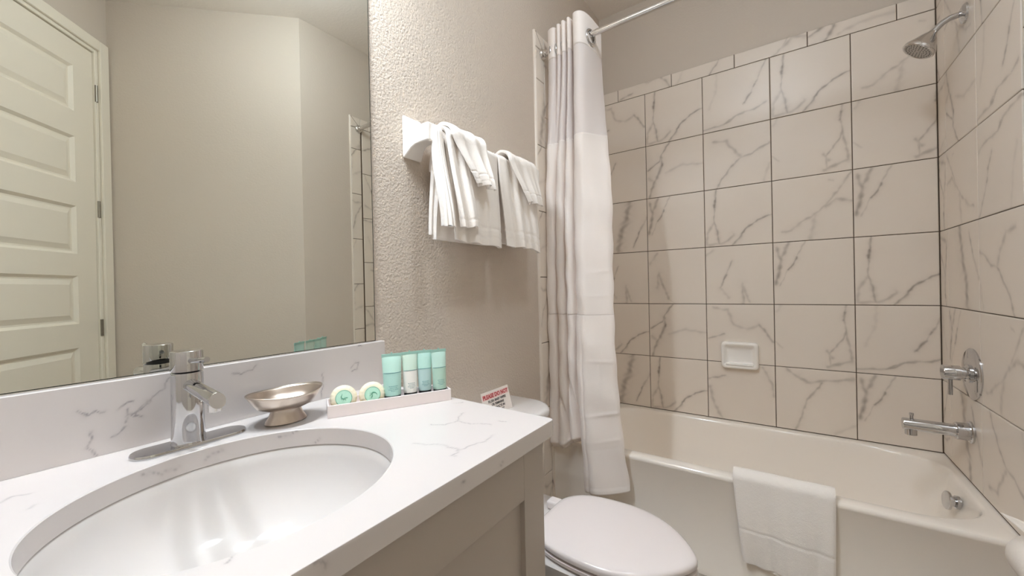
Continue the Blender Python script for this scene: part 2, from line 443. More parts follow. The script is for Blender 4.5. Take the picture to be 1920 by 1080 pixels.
# grout beds
gb = box_obj('grout_bed', (0, W, YB-.006, YB+.001, .38, 2.313), M_grout, wb, bevel=0)
P = Panel((0, YB-.006, 0), (1, 0, 0), (0, -1, 0), step=.0032)
for r in range(6):
    for c in range(5):
        u0, u1 = XC[c], XC[c+1]
        des = BACK_FIX.get((r, c), BACK[r][c])
        P.tile(max(u0, .011), min(u1, W-.0112), max(LEV[r+1], ZB_+.0034), LEV[r], des, (u0, u1, LEV[r+1], LEV[r]), seed=0)
P.build('wall_tiles', wb)
P = Panel((0, YB-.006, 0), (1, 0, 0), (0, -1, 0), step=.004)
cj = [.012, .1161, .4251, .7349, 1.0385, 1.3454, W-.0112]
for i in range(6):
    P.tile(cj[i], cj[i+1], TOPZ, 2.313, ['D', 'L', 'B', 'H', 'C', 'D'][i], (cj[i], cj[i]+.31, 2.12, 2.43), seed=i)
P.build('bullnose_border', wb)

def side_wall_tiles(par, X, N, seed0, sliver):
    sgn = N[0]
    box_obj('grout_bed', ((0 if sgn > 0 else W-.006), (.006 if sgn > 0 else W), YE+.001, YB-.002, 0.0, 2.311), M_grout, par, bevel=0)
    Px = X+sgn*.006
    P = Panel((Px, 0, 0), (0, 1, 0), N, step=.004)
    ys = [YB-.0105]
    y = YB-sliver
    while y > YE+.078: ys.append(y); y -= TW
    ys.append(YE+.076)
    rnd = random.Random(seed0)
    lev = [TOPZ-k*TH for k in range(0, 8)]+[0.0]
    for r in range(8):
        for c in range(len(ys)-1):
            y1, y0 = ys[c], ys[c+1]
            z1, z0 = lev[r], max(lev[r+1], 0)
            if z1 <= .41 and y0 < YB and y1 > 1.70: y0 = max(y0, YE+.076)
            f1 = y1 if c else YB-sliver+TW
            des = rnd.choice('ABCDEFGHK'); fl = rnd.random() < .5; ro = rnd.choice([0, 2])
            if z1 < .42 and y0 > 1.66: continue
            if abs(z0-LEV[6]) < .001 and y1 > 1.64: z0 += .0050
            P.tile(y0, y1, z0, z1, des, (f1-TW, f1, z1-TH, z1), rot=ro, flip=fl, seed=rnd.randint(0, 9))
    P.build('wall_tiles', par)
    P = Panel((Px, 0, 0), (0, 1, 0), N, step=.004)
    z = 2.0926; zs = [2.311-.072]; 
    zs = [2.241, 2.0935, 1.787, 1.4805, 1.174, .8675, .561, .2545, 0.0]
    for i in range(len(zs)-1):
        P.tile(YE, YE+.0745, zs[i+1], zs[i], rnd.choice('CEFK'), (YE-.1, YE+.2, zs[i]-TH, zs[i]), seed=i)
    # cap course with a mitred corner
    yy = [YB-.0105]
    y = YB-.05
    while y > YE+.08: yy.append(y); y -= .305
    yy.append(YE+.0745)
    for i in range(len(yy)-1):
        P.tile(yy[i+1], yy[i], TOPZ, 2.311, rnd.choice('BDHL'), (yy[i]-.31, yy[i], 2.1, 2.41), seed=i)
    P.tile(YE, YE+.0745, TOPZ-.0, 2.311, None)
    bn = P.build('bullnose_border', par)
    # diagonal mitre joint in the corner piece
    bm = bmesh.new()
    x = Px+sgn*.0042
    pts = [(YE+.001, 2.310), (YE+.0035, 2.311), (YE+.0755, 2.2425), (YE+.073, 2.2415)]
    loft(bm, [[Vector((Px, a, b)) for a, b in pts], [Vector((x, a, b)) for a, b in pts]])
    bm_obj('mitre_joint', bm, M_grout, par)
    # rounded outer bead of the bullnose
    bm = bmesh.new(); n = 8; pr = [(0, 0)]+[(.010*math.sin(t*PI/2/n), -.006+.006*math.cos(t*PI/2/n)) for t in range(n+1)]
    rings = []
    for z in (0.0, 2.315):
        rings.append([Vector((X, YE, z)), Vector((X, YE-.007, z))]+[Vector((X+sgn*.0102*math.sin(k/n*PI/2), YE-.007*math.cos(k/n*PI/2), z)) for k in range(n+1)])
    loft(bm, rings)
    bm_obj('bullnose_edge', bm, mat('bullnose_glaze', srgb(226, 216, 204), .25), par, smooth=True, auto=50)
side_wall_tiles(wr, W, (-1, 0, 0), 3, .102)
side_wall_tiles(wl, 0, (1, 0, 0), 8, .19)

# ------------------------------------------------------------------ mirror
MY1, MZ0, MZ1 = .6715, .9915, 2.10
mir = empty('wall_mirror')
box_obj('mirror_glass', (.0015, .0060, -.52, MY1-.0012, MZ0+.0012, MZ1), M_mirror, mir, bevel=0)
box_obj('mirror_edge', (.0010, .0058, -.521, MY1+.0008, MZ0, MZ1+.001), M_medge, mir, bevel=0)
box_obj('bottom_channel', (.0010, .0095, -.521, MY1+.0005, .9886, .9918), M_chrome2, mir, bevel=.0005)
for y in (.30,):
    box_obj('mirror_clip', (.001, .010, y-.012, y+.012, MZ1-.01, MZ1+.012), M_chrome2, mir, bevel=.001)
root_at(mir, (0, .075, MZ0))
tag(mir, 'large frameless wall mirror above the white backsplash, reflecting the panelled door', 'mirror')

# ------------------------------------------------------------------ vanity lamp above the mirror (out of frame), plus an unseen ceiling lamp added for fill light
vl = empty('vanity_light')
box_obj('back_plate', (0, .025, -.14, .50, 2.38, 2.44), M_nickel, vl, bevel=.004)
for (x, y, z) in BULBS:
    bm = bmesh.new(); tube(bm, [(.02, y, 2.41), (.10, y, 2.42), (x, y, 2.43)], .009, 12); bm_obj('lamp_arm', bm, M_nickel, vl, smooth=True)
    bm = bmesh.new(); lathe(bm, [(.022, .095), (.034, .09), (.05, .03), (.062, -.045), (.060, -.045), (.048, .03), (.030, .085), (.02, .088)], (x, y, z), cap0=False, cap1=False)
    bm_obj('lamp_shade', bm, M_shade, vl, smooth=True)
root_at(vl, (0, .25, 2.39))
tag(vl, 'three-light nickel bath bar with frosted shades mounted above the wall mirror', 'light')
cl = empty('added_fill_fixture')
bm = bmesh.new(); lathe(bm, [(.17, 0), (.17, -.03), (.16, -.035), (.15, -.03), (.15, 0)], FILL_LAMP); bm_obj('lamp_base', bm, M_nickel, cl, smooth=True, auto=40)
bm = bmesh.new(); lathe(bm, [(.149, -.03), (.14, -.06), (.11, -.085), (.06, -.1), (.001, -.105)], FILL_LAMP, cap0=False); bm_obj('glass_dome', bm, M_shade, cl, smooth=True)
root_at(cl, FILL_LAMP)
tag(cl, 'unseen round ceiling lamp added as fill light, with frosted glass dome and nickel rim', 'light')

# ------------------------------------------------------------------ vanity
CT = .8705; CB = .8395; CX1 = .5627; VY0 = -.50
cab = empty('vanity_cabinet')
CY1 = .674
bm = bmesh.new()
for bb in ((.003, .517, VY0+.02, VY0+.038, .09, CB-.0005), (.003, .517, CY1-.018, CY1, .09, CB-.0005), (.003, .517, VY0+.038, CY1-.018, .09, .108), (.003, .009, VY0+.038, CY1-.018, .108, CB-.0005), (.499, .517, VY0+.038, CY1-.018, .79, CB-.0005), (.499, .517, .070, .110, .108, .79)):
    box(bm, *bb)
bm_obj('cabinet_body', bm, M_cab, cab, bevel=.0008)
box_obj('toe_kick', (.01, .46, VY0+.03, CY1-.005, 0.0, .09), M_cab, cab, bevel=0)
def shaker(y0, y1, z0, z1, name='cabinet_door', st=.069, rail=.097):
    x0, x1 = .5175, .537
    bm = bmesh.new()
    box(bm, x0, x1, y0, y0+st, z0, z1); box(bm, x0, x1, y1-st, y1, z0, z1)
    box(bm, x0, x1, y0+st, y1-st, z1-rail, z1); box(bm, x0, x1, y0+st, y1-st, z0, z0+rail)
    d = bm_obj(name, bm, M_cab, cab, bevel=.0008)
    bm = bmesh.new(); box(bm, x0, x1-.011, y0+st-.001, y1-st+.001, z0+rail-.001, z1-rail+.001)
    bm_obj('recessed_panel', bm, M_cab, d)
    bm = bmesh.new(); yk = y0+.03 if y0 > 0 else y1-.03
    lathe(bm, [(.006, 0), (.006, .012), (.014, .018), (.015, .024), (.001, .03)], (x1, yk, .52), (1, 0, 0), 20); bm_obj('door_knob', bm, M_nickel, d, smooth=True)
    return d
shaker(.092, .673, .10, .833)
shaker(VY0+.024, .088, .10, .828)
root_at(cab, (.27, .08, 0))
tag(cab, 'grey shaker-style vanity cabinet with recessed panel doors under the white countertop', 'cabinet')

# countertop with an oval cut-out: grid blended from the ellipse to the outline
SX, SY, SA, SB = .315, .2345, .1835, .2045
TOPV = [[(0.3754, 0.5247), (0.4032, 0.5418), (0.4054, 0.5651), (0.4261, 0.5666), (0.4508, 0.5774), (0.4775, 0.5852)], [(0.4054, 0.5651), (0.3912, 0.5952), (0.3802, 0.6136)], [(0.4215, 0.445), (0.4612, 0.4648), (0.4848, 0.4682), (0.4989, 0.4691), (0.5081, 0.4573), (0.5112, 0.4425), (0.5185, 0.4442)], [(0.5025, 0.4652), (0.51, 0.4895), (0.5153, 0.5093), (0.5138, 0.5435)], [(0.3201, 0.6508), (0.3304, 0.6676)], [(0.4743, 0.6106), (0.4873, 0.6151)], [(0.4649, 0.1329), (0.4652, 0.1473), (0.469, 0.1562)], [(0.4936, 0.1497), (0.4876, 0.1599)], [(0.1137, 0.0319), (0.1008, 0.0439), (0.1153, 0.0567)], [(0.1697, 0.049), (0.1628, 0.057)], [(.2, -.2), (.26, -.12), (.25, -.05)]]
BSV = [[(0.227, 0.9792), (0.2167, 0.9621), (0.1941, 0.9485), (0.1814, 0.925)], [(0.2004, 0.9532), (0.1876, 0.9315), (0.1695, 0.9243), (0.1664, 0.9151)], [(0.1697, 0.9363), (0.1724, 0.9255), (0.1874, 0.92)], [(0.1114, 0.9502), (0.1227, 0.9376), (0.1307, 0.943), (0.1415, 0.942)], [(0.1248, 0.9103), (0.1231, 0.888), (0.1321, 0.8713)], [(0.149, 0.8986), (0.1648, 0.9076)], [(0.1582, 0.9434), (0.1758, 0.9489)], [(0.3258, 0.9664), (0.3493, 0.9692), (0.3626, 0.9692), (0.3695, 0.9754)], [(0.5138, 0.9296), (0.5105, 0.9131), (0.5084, 0.8735)], [(0.5898, 0.9343), (0.5992, 0.9437), (0.6084, 0.9394), (0.608, 0.9255), (0.5896, 0.9247)], [(0.6095, 0.9839), (0.619, 0.984)]]
FRV = [[(0.4971, 0.8498), (0.5038, 0.8486)], [(0.4067, 0.8554), (0.4119, 0.8539)], [(0.1898, 0.8793), (0.2034, 0.8691), (0.2068, 0.8577)]]
def qveins(p, L, wd=.0012, st=.75, amp=.0035):
    q = p.copy()
    for f, a, o in ((130, 1, 0), (310, .5, 2), (620, .25, 4)):
        q = q+amp*a*.6*np.stack([np.sin(f*p[..., 1]+o), np.sin(f*p[..., 0]+o+1)], -1)
    out = np.zeros(p.shape[:-1]); mod = .55+.45*np.sin(140*p[..., 0]+np.sin(90*p[..., 1]))*np.sin(170*p[..., 1]+1)
    for pts in L:
        best = np.full(out.shape, 1e9)
        for a, b in zip(pts, pts[1:]):
            a = np.array(a); b = np.array(b); d = b-a; t = np.clip(((q-a)@d)/(d@d), 0, 1)
            best = np.minimum(best, np.linalg.norm(q-a-t[..., None]*d, axis=-1))
        out = np.maximum(out, st*(.3+.7*mod)*np.exp(-(best/wd)**2)+.12*st*np.exp(-(best/(wd*4))**2))
    return out
def right_y(x): return .694-.0284*x
N = 720
th = np.linspace(0, 2*PI, N, endpoint=False)
ell = np.stack([SX+SA*np.cos(th), SY+SB*np.sin(th)], -1)
def rect_pt(t):
    dx, dy = math.cos(t), math.sin(t)
    best = 1e9
    for (ax, val) in (('x', .0), ('x', CX1), ('y', VY0), ('r', 0)):
        if ax == 'x' and abs(dx) > 1e-9: k = (val-SX)/dx
        elif ax == 'y' and abs(dy) > 1e-9: k = (val-SY)/dy
        elif ax == 'r': k = (right_y(SX)-SY)/(dy+.0284*dx) if abs(dy+.0284*dx) > 1e-9 else -1
        else: continue
        if k > 0: best = min(best, k)
    return (SX+dx*best, SY+dy*best)
# choose outer angles so that corners are hit exactly
outer = np.array([rect_pt(t) for t in th])
for c in ((CX1, right_y(CX1)), (0, right_y(0)), (0, VY0), (CX1, VY0)):
    i = np.argmin(np.linalg.norm(outer-np.array(c), axis=1)); outer[i] = c
# round the front corner slightly
cc = np.array((CX1, right_y(CX1))); rr_ = .010
for i in range(N):
    dv = outer[i]-cc
    if abs(dv[0]) < rr_ and abs(dv[1]) < rr_:
        cen = cc+np.array((-rr_, -rr_)); d = outer[i]-cen; outer[i] = cen+d/np.linalg.norm(d)*rr_
K = 110
e = .0015
ks = np.linspace(0, 1, K)
# bevel inwards at both edges
dirn = outer-ell; ln = np.linalg.norm(dirn, axis=1, keepdims=True); un = dirn/ln
A0 = ell+un*e; A1 = outer-un*e
top = A0[None]*(1-ks[:, None, None])+A1[None]*ks[:, None, None]
def ring(xy, z): return np.concatenate([xy, np.full((len(xy), 1), z)], 1)
rings = [ring(ell+un*.0, CB)]+[ring(ell, z) for z in np.linspace(CB, CT-e, 9)]+[ring(A0-un*e*.3, CT-e*.3)]
rings += [ring(top[k], CT) for k in range(K)]
rings += [ring(A1+un*e*.7, CT-e*.3)]+[ring(outer, z) for z in np.linspace(CT-e, CB, 9)]
P3 = np.array(rings); nr = len(P3)
idx = np.arange(nr*N).reshape(nr, N); idn = np.roll(idx, -1, axis=1)
F = np.stack([idx[:-1], idx[1:], idn[1:], idn[:-1]], -1).reshape(-1, 4)
Fb = np.stack([idx[-1], idx[0], idn[0], idn[-1]], -1).reshape(-1, 4)
V = P3.reshape(-1, 3)
vt = qveins(V[:, :2], TOPV, st=.55)
side = V[:, 2] < CT-e*.9
fr = side & (V[:, 0] > CX1-.02)
vt[side] = 0
vt[fr] = qveins(V[fr][:, 1:], FRV)
inner_ = (np.arange(len(V)) < 10*N)
vt[inner_] = qveins(np.stack([np.arctan2(V[inner_][:, 1]-SY, V[inner_][:, 0]-SX)*.2, V[inner_][:, 2]], -1), [[(.62, .85), (.59, .86)], [(.5, .862), (.47, .868)], [(.44, .845), (.43, .85)], [(-.6, .85), (-.55, .86)]])
ctop = empty('vanity_countertop')
cto = mesh_np('counter_slab', V, np.concatenate([F, Fb]), M_quartz, ctop, vt)
cto.data.set_sharp_from_angle(angle=R(30))
# backsplash
ny, nz = 480, 50
ys = np.linspace(-.50, .6915, ny); zs = np.linspace(CT+.0003, .9885, nz); e = .0015
def prism_grid(ax):
    pass
yy, zz = np.meshgrid(ys, zs, indexing='ij')
Pf = np.stack([np.full_like(yy, .020), yy, zz], -1)
Pf = np.concatenate([Pf, (Pf[:, -1:]+[-.0012, 0, .0008])], 1)
Pf = np.concatenate([Pf, Pf[:, -1:]*[0, 1, 1]+[.0002, 0, 0]], 1)
last = Pf[-1:].copy(); last[..., 1] += .0008; last[..., 0] -= .0008; last[..., 0] = np.maximum(last[..., 0], .0002)
l2 = last.copy(); l2[..., 0] = .0002
Pf = np.concatenate([Pf, last, l2], 0)
bs = grid_np('backsplash', Pf, M_quartz, ctop, qveins(Pf[..., 1:], BSV))
bs.data.set_sharp_from_angle(angle=R(30))
# undermount bowl
bm = bmesh.new(); n = 96
def er(sa, sb, z, dx=0): return [Vector((SX+dx+sa*math.cos(2*PI*i/n), SY+sb*math.sin(2*PI*i/n), z)) for i in range(n)]
prof = [(1.10, CB-.0008), (1.015, CB-.0008), (1.0, CB-.004), (.985, CB-.02), (.95, CB-.05), (.87, CB-.085), (.72, CB-.115), (.50, CB-.135), (.28, CB-.145), (.125, CB-.149)]
loft(bm, [er(SA*s, SB*s, z) for s, z in prof], False, False)
loft(bm, [er(SA*s*1.0+.012, SB*s*1.0+.012, z-.012) for s, z in prof[:1]+prof[3:]], False, False)
sink = empty('sink')
bm_obj('sink_bowl', bm, M_porc, sink, smooth=True, auto=50)
bm = bmesh.new(); lathe(bm, [(.030, -.002), (.030, .001), (.026, .003), (.022, .0), (.0215, -.01)], (SX, SY, CB-.148), cap1=True); bm_obj('drain_ring', bm, M_chrome, sink, smooth=True, auto=40)
bm = bmesh.new(); lathe(bm, [(.019, -.004), (.019, .002), (.016, .005), (.001, .006)], (SX, SY, CB-.148)); bm_obj('drain_stopper', bm, M_chrome, sink, smooth=True, auto=40)
root_at(sink, (SX, SY, CB-.15))
tag(sink, 'white oval undermount sink set into the veined countertop', 'sink')
root_at(ctop, (.28, .1, CB))
tag(ctop, 'white quartz countertop with faint grey veins and matching low backsplash', 'countertop')

# ------------------------------------------------------------------ faucet
FX, FY = .088, .2325
fc = empty('bathroom_faucet')
bm = bmesh.new(); n = 32; hw, hl = .0265, .0815
def stad(k, z):
    r = hw-k; L = hl-hw
    return [Vector((FX-.003+r*math.cos(a), .2385+L+r*math.sin(a), z)) for a in np.linspace(0, PI, n)]+[Vector((FX-.003+r*math.cos(a), .2385-L+r*math.sin(a), z)) for a in np.linspace(PI, 2*PI, n)]
loft(bm, [stad(0, CT+.0003), stad(0, CT+.004), stad(.0012, CT+.0058), stad(.003, CT+.0062)])
bm_obj('base_plate', bm, M_chrome, fc, smooth=True, auto=35)
z0 = CT+.006
bm = bmesh.new(); lathe(bm, [(.0245, 0), (.0238, .003), (.0228, .03), (.0225, .118), (.0220, .1205), (.020, .1215)], (FX, FY, z0), n=64); bm_obj('faucet_body', bm, M_chrome, fc, smooth=True, auto=40)
bm = bmesh.new(); lathe(bm, [(.018, .120), (.018, .128)], (FX, FY, z0), n=32); bm_obj('cartridge_collar', bm, M_dark, fc, smooth=True, auto=40)
# top cap, its base cut open at the rear
bm = bmesh.new(); n = 64; zt_ = 1.0345
low = [Vector((FX+.0228*math.cos(t), FY+.0228*math.sin(t), z0+.1235+.007*max(0, -math.cos(t))**1.5)) for t in np.linspace(0, 2*PI, n, endpoint=False)]
cp = [low]+[[Vector((FX+r*math.cos(t), FY+r*math.sin(t), zz_)) for t in np.linspace(0, 2*PI, n, endpoint=False)] for r, zz_ in ((.0228, zt_-.003), (.0222, zt_-.001), (.0205, zt_))]
loft(bm, cp); cap = bm_obj('handle_cap', bm, M_chrome, fc, smooth=True, auto=40)
bm = bmesh.new(); tube(bm, [(FX+.018, FY, 1.0175), (FX+.060, FY, 1.0225), (FX+.094, FY, 1.0265)], [.0048, .0046, .0044], 20); bm_obj('handle_lever', bm, M_chrome, cap, smooth=True, auto=40)
bm = bmesh.new(); lathe(bm, [(.0035, 0), (.0035, .0012), (.001, .0014)], (FX-.0224, FY, 1.02), (-1, 0, 0), 16); bm_obj('index_button', bm, M_nozzle, cap, smooth=True, auto=40)
# spout: round bar cut at an angle
ax = Vector((.222, FY, .9665))-Vector((FX, FY, .9775)); L = ax.length; ad = ax.normalized(); u, v, _ = frame(ad)
up = Vector((0, 1, 0)); vv_ = ad.cross(up).normalized()
bm = bmesh.new(); rS = .0112; st_ = Vector((FX, FY, .9775)); rings = []
for s in (0.0, .3, .6):
    rings.append([st_+ad*(L*s)+up*(rS*math.cos(t))+vv_*(rS*math.sin(t)) for t in np.linspace(0, 2*PI, 48, endpoint=False)])
def cutr(k, adv):
    out = []
    for t in np.linspace(0, 2*PI, 48, endpoint=False):
        q = up*(rS*k*math.cos(t))+vv_*(rS*k*math.sin(t))
        out.append(st_+q+ad*(L+adv-q.z*.55))
    return out
rings += [cutr(1, -.0005), cutr(.97, 0)]
loft(bm, rings); sp = bm_obj('spout', bm, M_chrome, fc, smooth=True, auto=35)
bm = bmesh.new(); lathe(bm, [(.0090, 0), (.0090, -.012), (.008, -.013), (.007, -.010)], st_+ad*(L-.012)+Vector((0, 0, -.0065)), (0, 0, 1), 24); bm_obj('aerator', bm, M_chrome2, sp, smooth=True, auto=40)
root_at(fc, (FX, FY, CT))
tag(fc, 'polished chrome single-handle bathroom faucet standing behind the oval sink', 'faucet')

# ------------------------------------------------------------------ metal soap dish
sd = empty('soap_dish')
DX, DY = .106, .386
def dish_ring(a, b, z, n=72, lift=0, pt=0):
    out = []
    for i in range(n):
        t = 2*PI*i/n
        ex_ = abs(math.sin(t))**6
        out.append(Vector((DX+a*math.cos(t), DY+(b+pt*ex_)*math.sin(t), z+lift*math.sin(t)**2)))
    return out
bm = bmesh.new()
rg = [(.002, .003, .9015, 0, 0), (.030, .040, .9025, 0, 0), (.042, .054, .908, .0, 0), (.049, .0615, .918, .001, .000), (.0525, .066, .926, .003, .002), (.0555, .0675, .9295, .005, .004),
      (.0560, .068, .9285, .005, .004), (.0525, .0655, .924, .003, .002), (.048, .060, .915, .001, 0), (.040, .052, .9045, 0, 0), (.028, .037, .8985, 0, 0), (.002, .003, .8975, 0, 0)]
loft(bm, [dish_ring(a, b, z, lift=l, pt=p) for a, b, z, l, p in rg])
bm_obj('dish_bowl', bm, M_nickel, sd, smooth=True)
bm = bmesh.new()
loft(bm, [dish_ring(a, b, z) for a, b, z in [(.0215, .0285, .9005), (.0215, .029, .893), (.0235, .032, .884), (.0275, .0375, .876), (.0285, .039, .8725), (.0285, .039, .8712), (.026, .036, .8712), (.022, .03, .884), (.0195, .0265, .899)]], False, False)
bm_obj('dish_foot', bm, M_nickel, sd, smooth=True)
root_at(sd, (DX, DY, CT))
tag(sd, 'oval brushed metal footed soap dish standing between faucet and white tray', 'soap dish')

# ------------------------------------------------------------------ amenity tray and its contents
TP = Vector((.171, .436, 0)); TU = Vector((.471, .882, 0)).normalized(); TV = Vector((-TU.y, TU.x, 0))
def tl(u, v, z): return TP+TU*u+TV*v+Vector((0, 0, z))
TM = Matrix(((TU.x, TV.x, 0, TP.x), (TU.y, TV.y, 0, TP.y), (0, 0, 1, 0), (0, 0, 0, 1)))
TL_, TD_ = .262, .062
bm = bmesh.new()
def rc(i, z): return [tl(i, i, z), tl(TL_-i, i, z), tl(TL_-i, TD_-i, z), tl(i, TD_-i, z)]
loft(bm, [rc(0, CT+.0003), rc(0, .8965), rc(.0035, .8965), rc(.0035, .8760)])
tray = bm_obj('amenity_tray', bm, M_tray, bevel=.0008)
tag(tray, 'long shallow white tray holding two round soaps and four tubes', 'tray')

def soap(u, v, tilt, name, label, spin=0):
    root = empty(name)
    c = tl(u, v, .8762+.0272); nrm = (-TV*math.cos(R(tilt))+Vector((0, 0, math.sin(R(tilt))))).normalized()
    uu, vv2 = TU, TU.cross(nrm).normalized()
    bm = bmesh.new(); n = 72; rings = []
    for (r, h) in [(.001, -.009), (.020, -.0092), (.0255, -.006), (.0270, 0), (.0262, .004), (.0235, .0072), (.0195, .0088), (.017, .0092), (.001, .0092)]:
        rings.append([c+(uu*math.cos(2*PI*i/n)+vv2*math.sin(2*PI*i/n))*(r*(1+(.018 if 0.018 < r < .0268 else 0)*(1 if i % 4 < 2 else -1)))+nrm*h for i in range(n)])
    loft(bm, rings); bm_obj('pleated_wrapper', bm, M_soap, root, smooth=True)
    bm = bmesh.new(); cl_ = c+nrm*.0092
    loft(bm, [[cl_+(uu*math.cos(2*PI*i/48)+vv2*math.sin(2*PI*i/48))*r+nrm*h for i in range(48)] for r, h in ((.0165, 0), (.0165, .0006), (.0155, .0008))])
    lb = bm_obj('round_label', bm, M_soaplabel, root)
    bm = bmesh.new(); torus(bm, cl_+nrm*.0008, nrm, .0158, .00035, 48, 6)
    for k in range(5):   # leafy sprig
        a = spin+k*.5; q0 = cl_+nrm*.0011+(uu*math.cos(a+2.4)+vv2*math.sin(a+2.4))*.004*k*.6
        q1 = q0+(uu*math.cos(a)+vv2*math.sin(a))*.008; tube(bm, [q0, (q0+q1)/2+uu*.001, q1], [.0002, .0006, .0002], 6)
    bm_obj('label_print', bm, M_soapink, lb)
    root_at(root, tl(u, v, .8762))
    return tag(root, label, 'soap', 'wrapped round soaps in the tray')
soap(.032, .022, 14, 'wrapped_soap', 'round pleated cream soap with mint label at the dish end of the tray', 0)
soap(.0895, .022, 12, 'wrapped_soap', 'round pleated cream soap with mint label leaning next to the tubes', 2.1)

def tube_bottle(u, v, wid, colA, colB, label, yawd=0, hgt=.1115, split=.42):
    root = empty('toiletry_tube')
    base = tl(u, v, .8762)
    M = Matrix.Translation(base) @ Matrix(((TU.x, TV.x, 0, 0), (TU.y, TV.y, 0, 0), (0, 0, 1, 0), (0, 0, 0, 1))) @ Matrix.Rotation(R(yawd), 4, 'Z') @ Matrix.Rotation(R(-2), 4, 'X')
    mA = mat('tube_upper_'+str(len(bpy.data.materials)), colA, .25, spec=.5, coat=.3, sss=.15)
    mB = mat('tube_lower_'+str(len(bpy.data.materials)), colB, .25, spec=.5, coat=.3, sss=.15)
    mC = mat('tube_crimp_'+str(len(bpy.data.materials)), srgb(180, 230, 216), .3, trans=.3)
    bm = bmesh.new(); n = 40
    def rg(a, b, z): return [M @ Vector((a*math.cos(2*PI*i/n), b*math.sin(2*PI*i/n), z)) for i in range(n)]
    loft(bm, [rg(wid*.40, wid*.36, 0.0), rg(wid*.41, wid*.37, .002), rg(wid*.41, wid*.37, .0185), rg(wid*.38, wid*.34, .0200)])
    bm_obj('cap', bm, M_dark, root, smooth=True, auto=40)
    H = hgt; zs_ = np.linspace(.0200, H-.006, 15)
    def sec(z):
        t = (z-.0200)/(H-.0260)
        a = wid*(.425+.075*t**1.1); b = wid*.37*(1-t)**.75+.0007
        return rg(a, b, z)
    zm = .0200+(H-.0260)*(1-split)
    bm = bmesh.new(); zl = [z for z in zs_ if z < zm-.001]+[zm]
    loft(bm, [rg(wid*.40, wid*.35, .0190)]+[sec(z) for z in zl]); bd = bm_obj('tube_body', bm, mB, root, smooth=True, auto=50)
    bm = bmesh.new(); zl = [zm]+[z for z in zs_ if z > zm+.001]
    loft(bm, [sec(z) for z in zl], True, True); bm_obj('tube_shoulder', bm, mA, root, smooth=True, auto=50)
    bm = bmesh.new(); box(bm, -wid*.505, wid*.505, -.0009, .0009, H-.0065, H, M=M); box(bm, -.0016, .0016, -.0012, .0012, H-.001, H+.0028, M=M)
    bm_obj('crimped_end', bm, mC, root, bevel=.0004)
    # printed rule and lines of small type on the front of the body
    bm = bmesh.new()
    def onface(x, z):
        t = (z-.0200)/(H-.0260); a = wid*(.425+.075*t**1.1); b = wid*.37*(1-t)**.75+.0007
        return M @ Vector((x*a, -b*math.sqrt(max(0, 1-x*x))-.0003, z))
    def strip(x0, x1, z, h, k=12):
        for j in range(k):
            a, b = x0+(x1-x0)*j/k, x0+(x1-x0)*(j+1)/k
            bm.faces.new([bm.verts.new(onface(a, z)), bm.verts.new(onface(b, z)), bm.verts.new(onface(b, z+h)), bm.verts.new(onface(a, z+h))])
    strip(-.93, .93, zm-.001, .0011)
    inkm = mat('tube_ink_'+str(len(bpy.data.materials)), srgb(70, 130, 135), .5)
    bm_obj('printed_rule', bm, inkm, bd); bm = bmesh.new()
    zq = .030
    for (a, b, z) in ((-.5, .5, zq+.010), (-.42, .42, zq+.0065), (-.55, .55, zq+.003), (-.3, .3, zq)):
        x = a
        while x < b:
            wq = random.uniform(.05, .13); strip(x, min(x+wq, b), z, .0011, 2); x += wq+.045
    bm_obj('printed_text', bm, inkm, bd)
    root_at(root, base)
    return tag(root, label, 'tube', 'toiletry tubes standing in the tray')
aq, wh = srgb(150, 222, 210), srgb(236, 234, 228)
tube_bottle(.1335, .0230, .0435, srgb(196, 234, 222), srgb(176, 216, 206), 'pale turquoise toiletry tube standing next to the round soaps', 0)
tube_bottle(.1745, .0280, .036, srgb(212, 236, 222), wh, 'white-bodied toiletry tube with mint top, second from the soaps', 4)
tube_bottle(.2085, .0300, .035, srgb(188, 228, 218), srgb(180, 208, 206), 'blue toiletry tube between the white tube and the green tube', -4)
tube_bottle(.2420, .0240, .037, srgb(196, 230, 220), srgb(180, 212, 196), 'sage green toiletry tube at the wall end of the tray', 6)

# ------------------------------------------------------------------ bathtub
tub = empty('bathtub')
TZ = .4028; TY0 = 1.655
def contour(d, z, shift=0):
    """inner basin outline inset by d; front/left/back/right limits and large soft corners"""
    x0, x1, y0, y1 = .075+d*1.6, 1.437-d*.8, 1.708+d*.35, 2.306-d*.6
    pts = []
    for (cx, cy, rx, ry, a0) in ((x1, y1, .27, .16, 0), (x0, y1, .20, .14, 90), (x0, y0, .16, .10, 180), (x1, y0, .20, .16, 270)):
        for k in range(17):
            a = R(a0+90*k/16)
            sx_, sy_ = (1 if cx == x1 else -1), (1 if cy == y1 else -1)
            pts.append(Vector((cx-sx_*rx+rx*math.cos(a), cy-sy_*ry+ry*math.sin(a), z)))
    return pts
def outerc(z, i=0):
    x0, x1, y0, y1 = .0066, W-.0066, TY0+i, YB-.0066
    pts = []
    for (cx, cy, a0) in ((x1, y1, 0), (x0, y1, 90), (x0, y0, 180), (x1, y0, 270)):
        for k in range(17):
            a = R(a0+90*k/16); rr2 = .004
            sx_, sy_ = (1 if cx == x1 else -1), (1 if cy == y1 else -1)
            pts.append(Vector((cx-sx_*rr2+rr2*math.cos(a), cy-sy_*rr2+rr2*math.sin(a), z)))
    return pts
bm = bmesh.new()
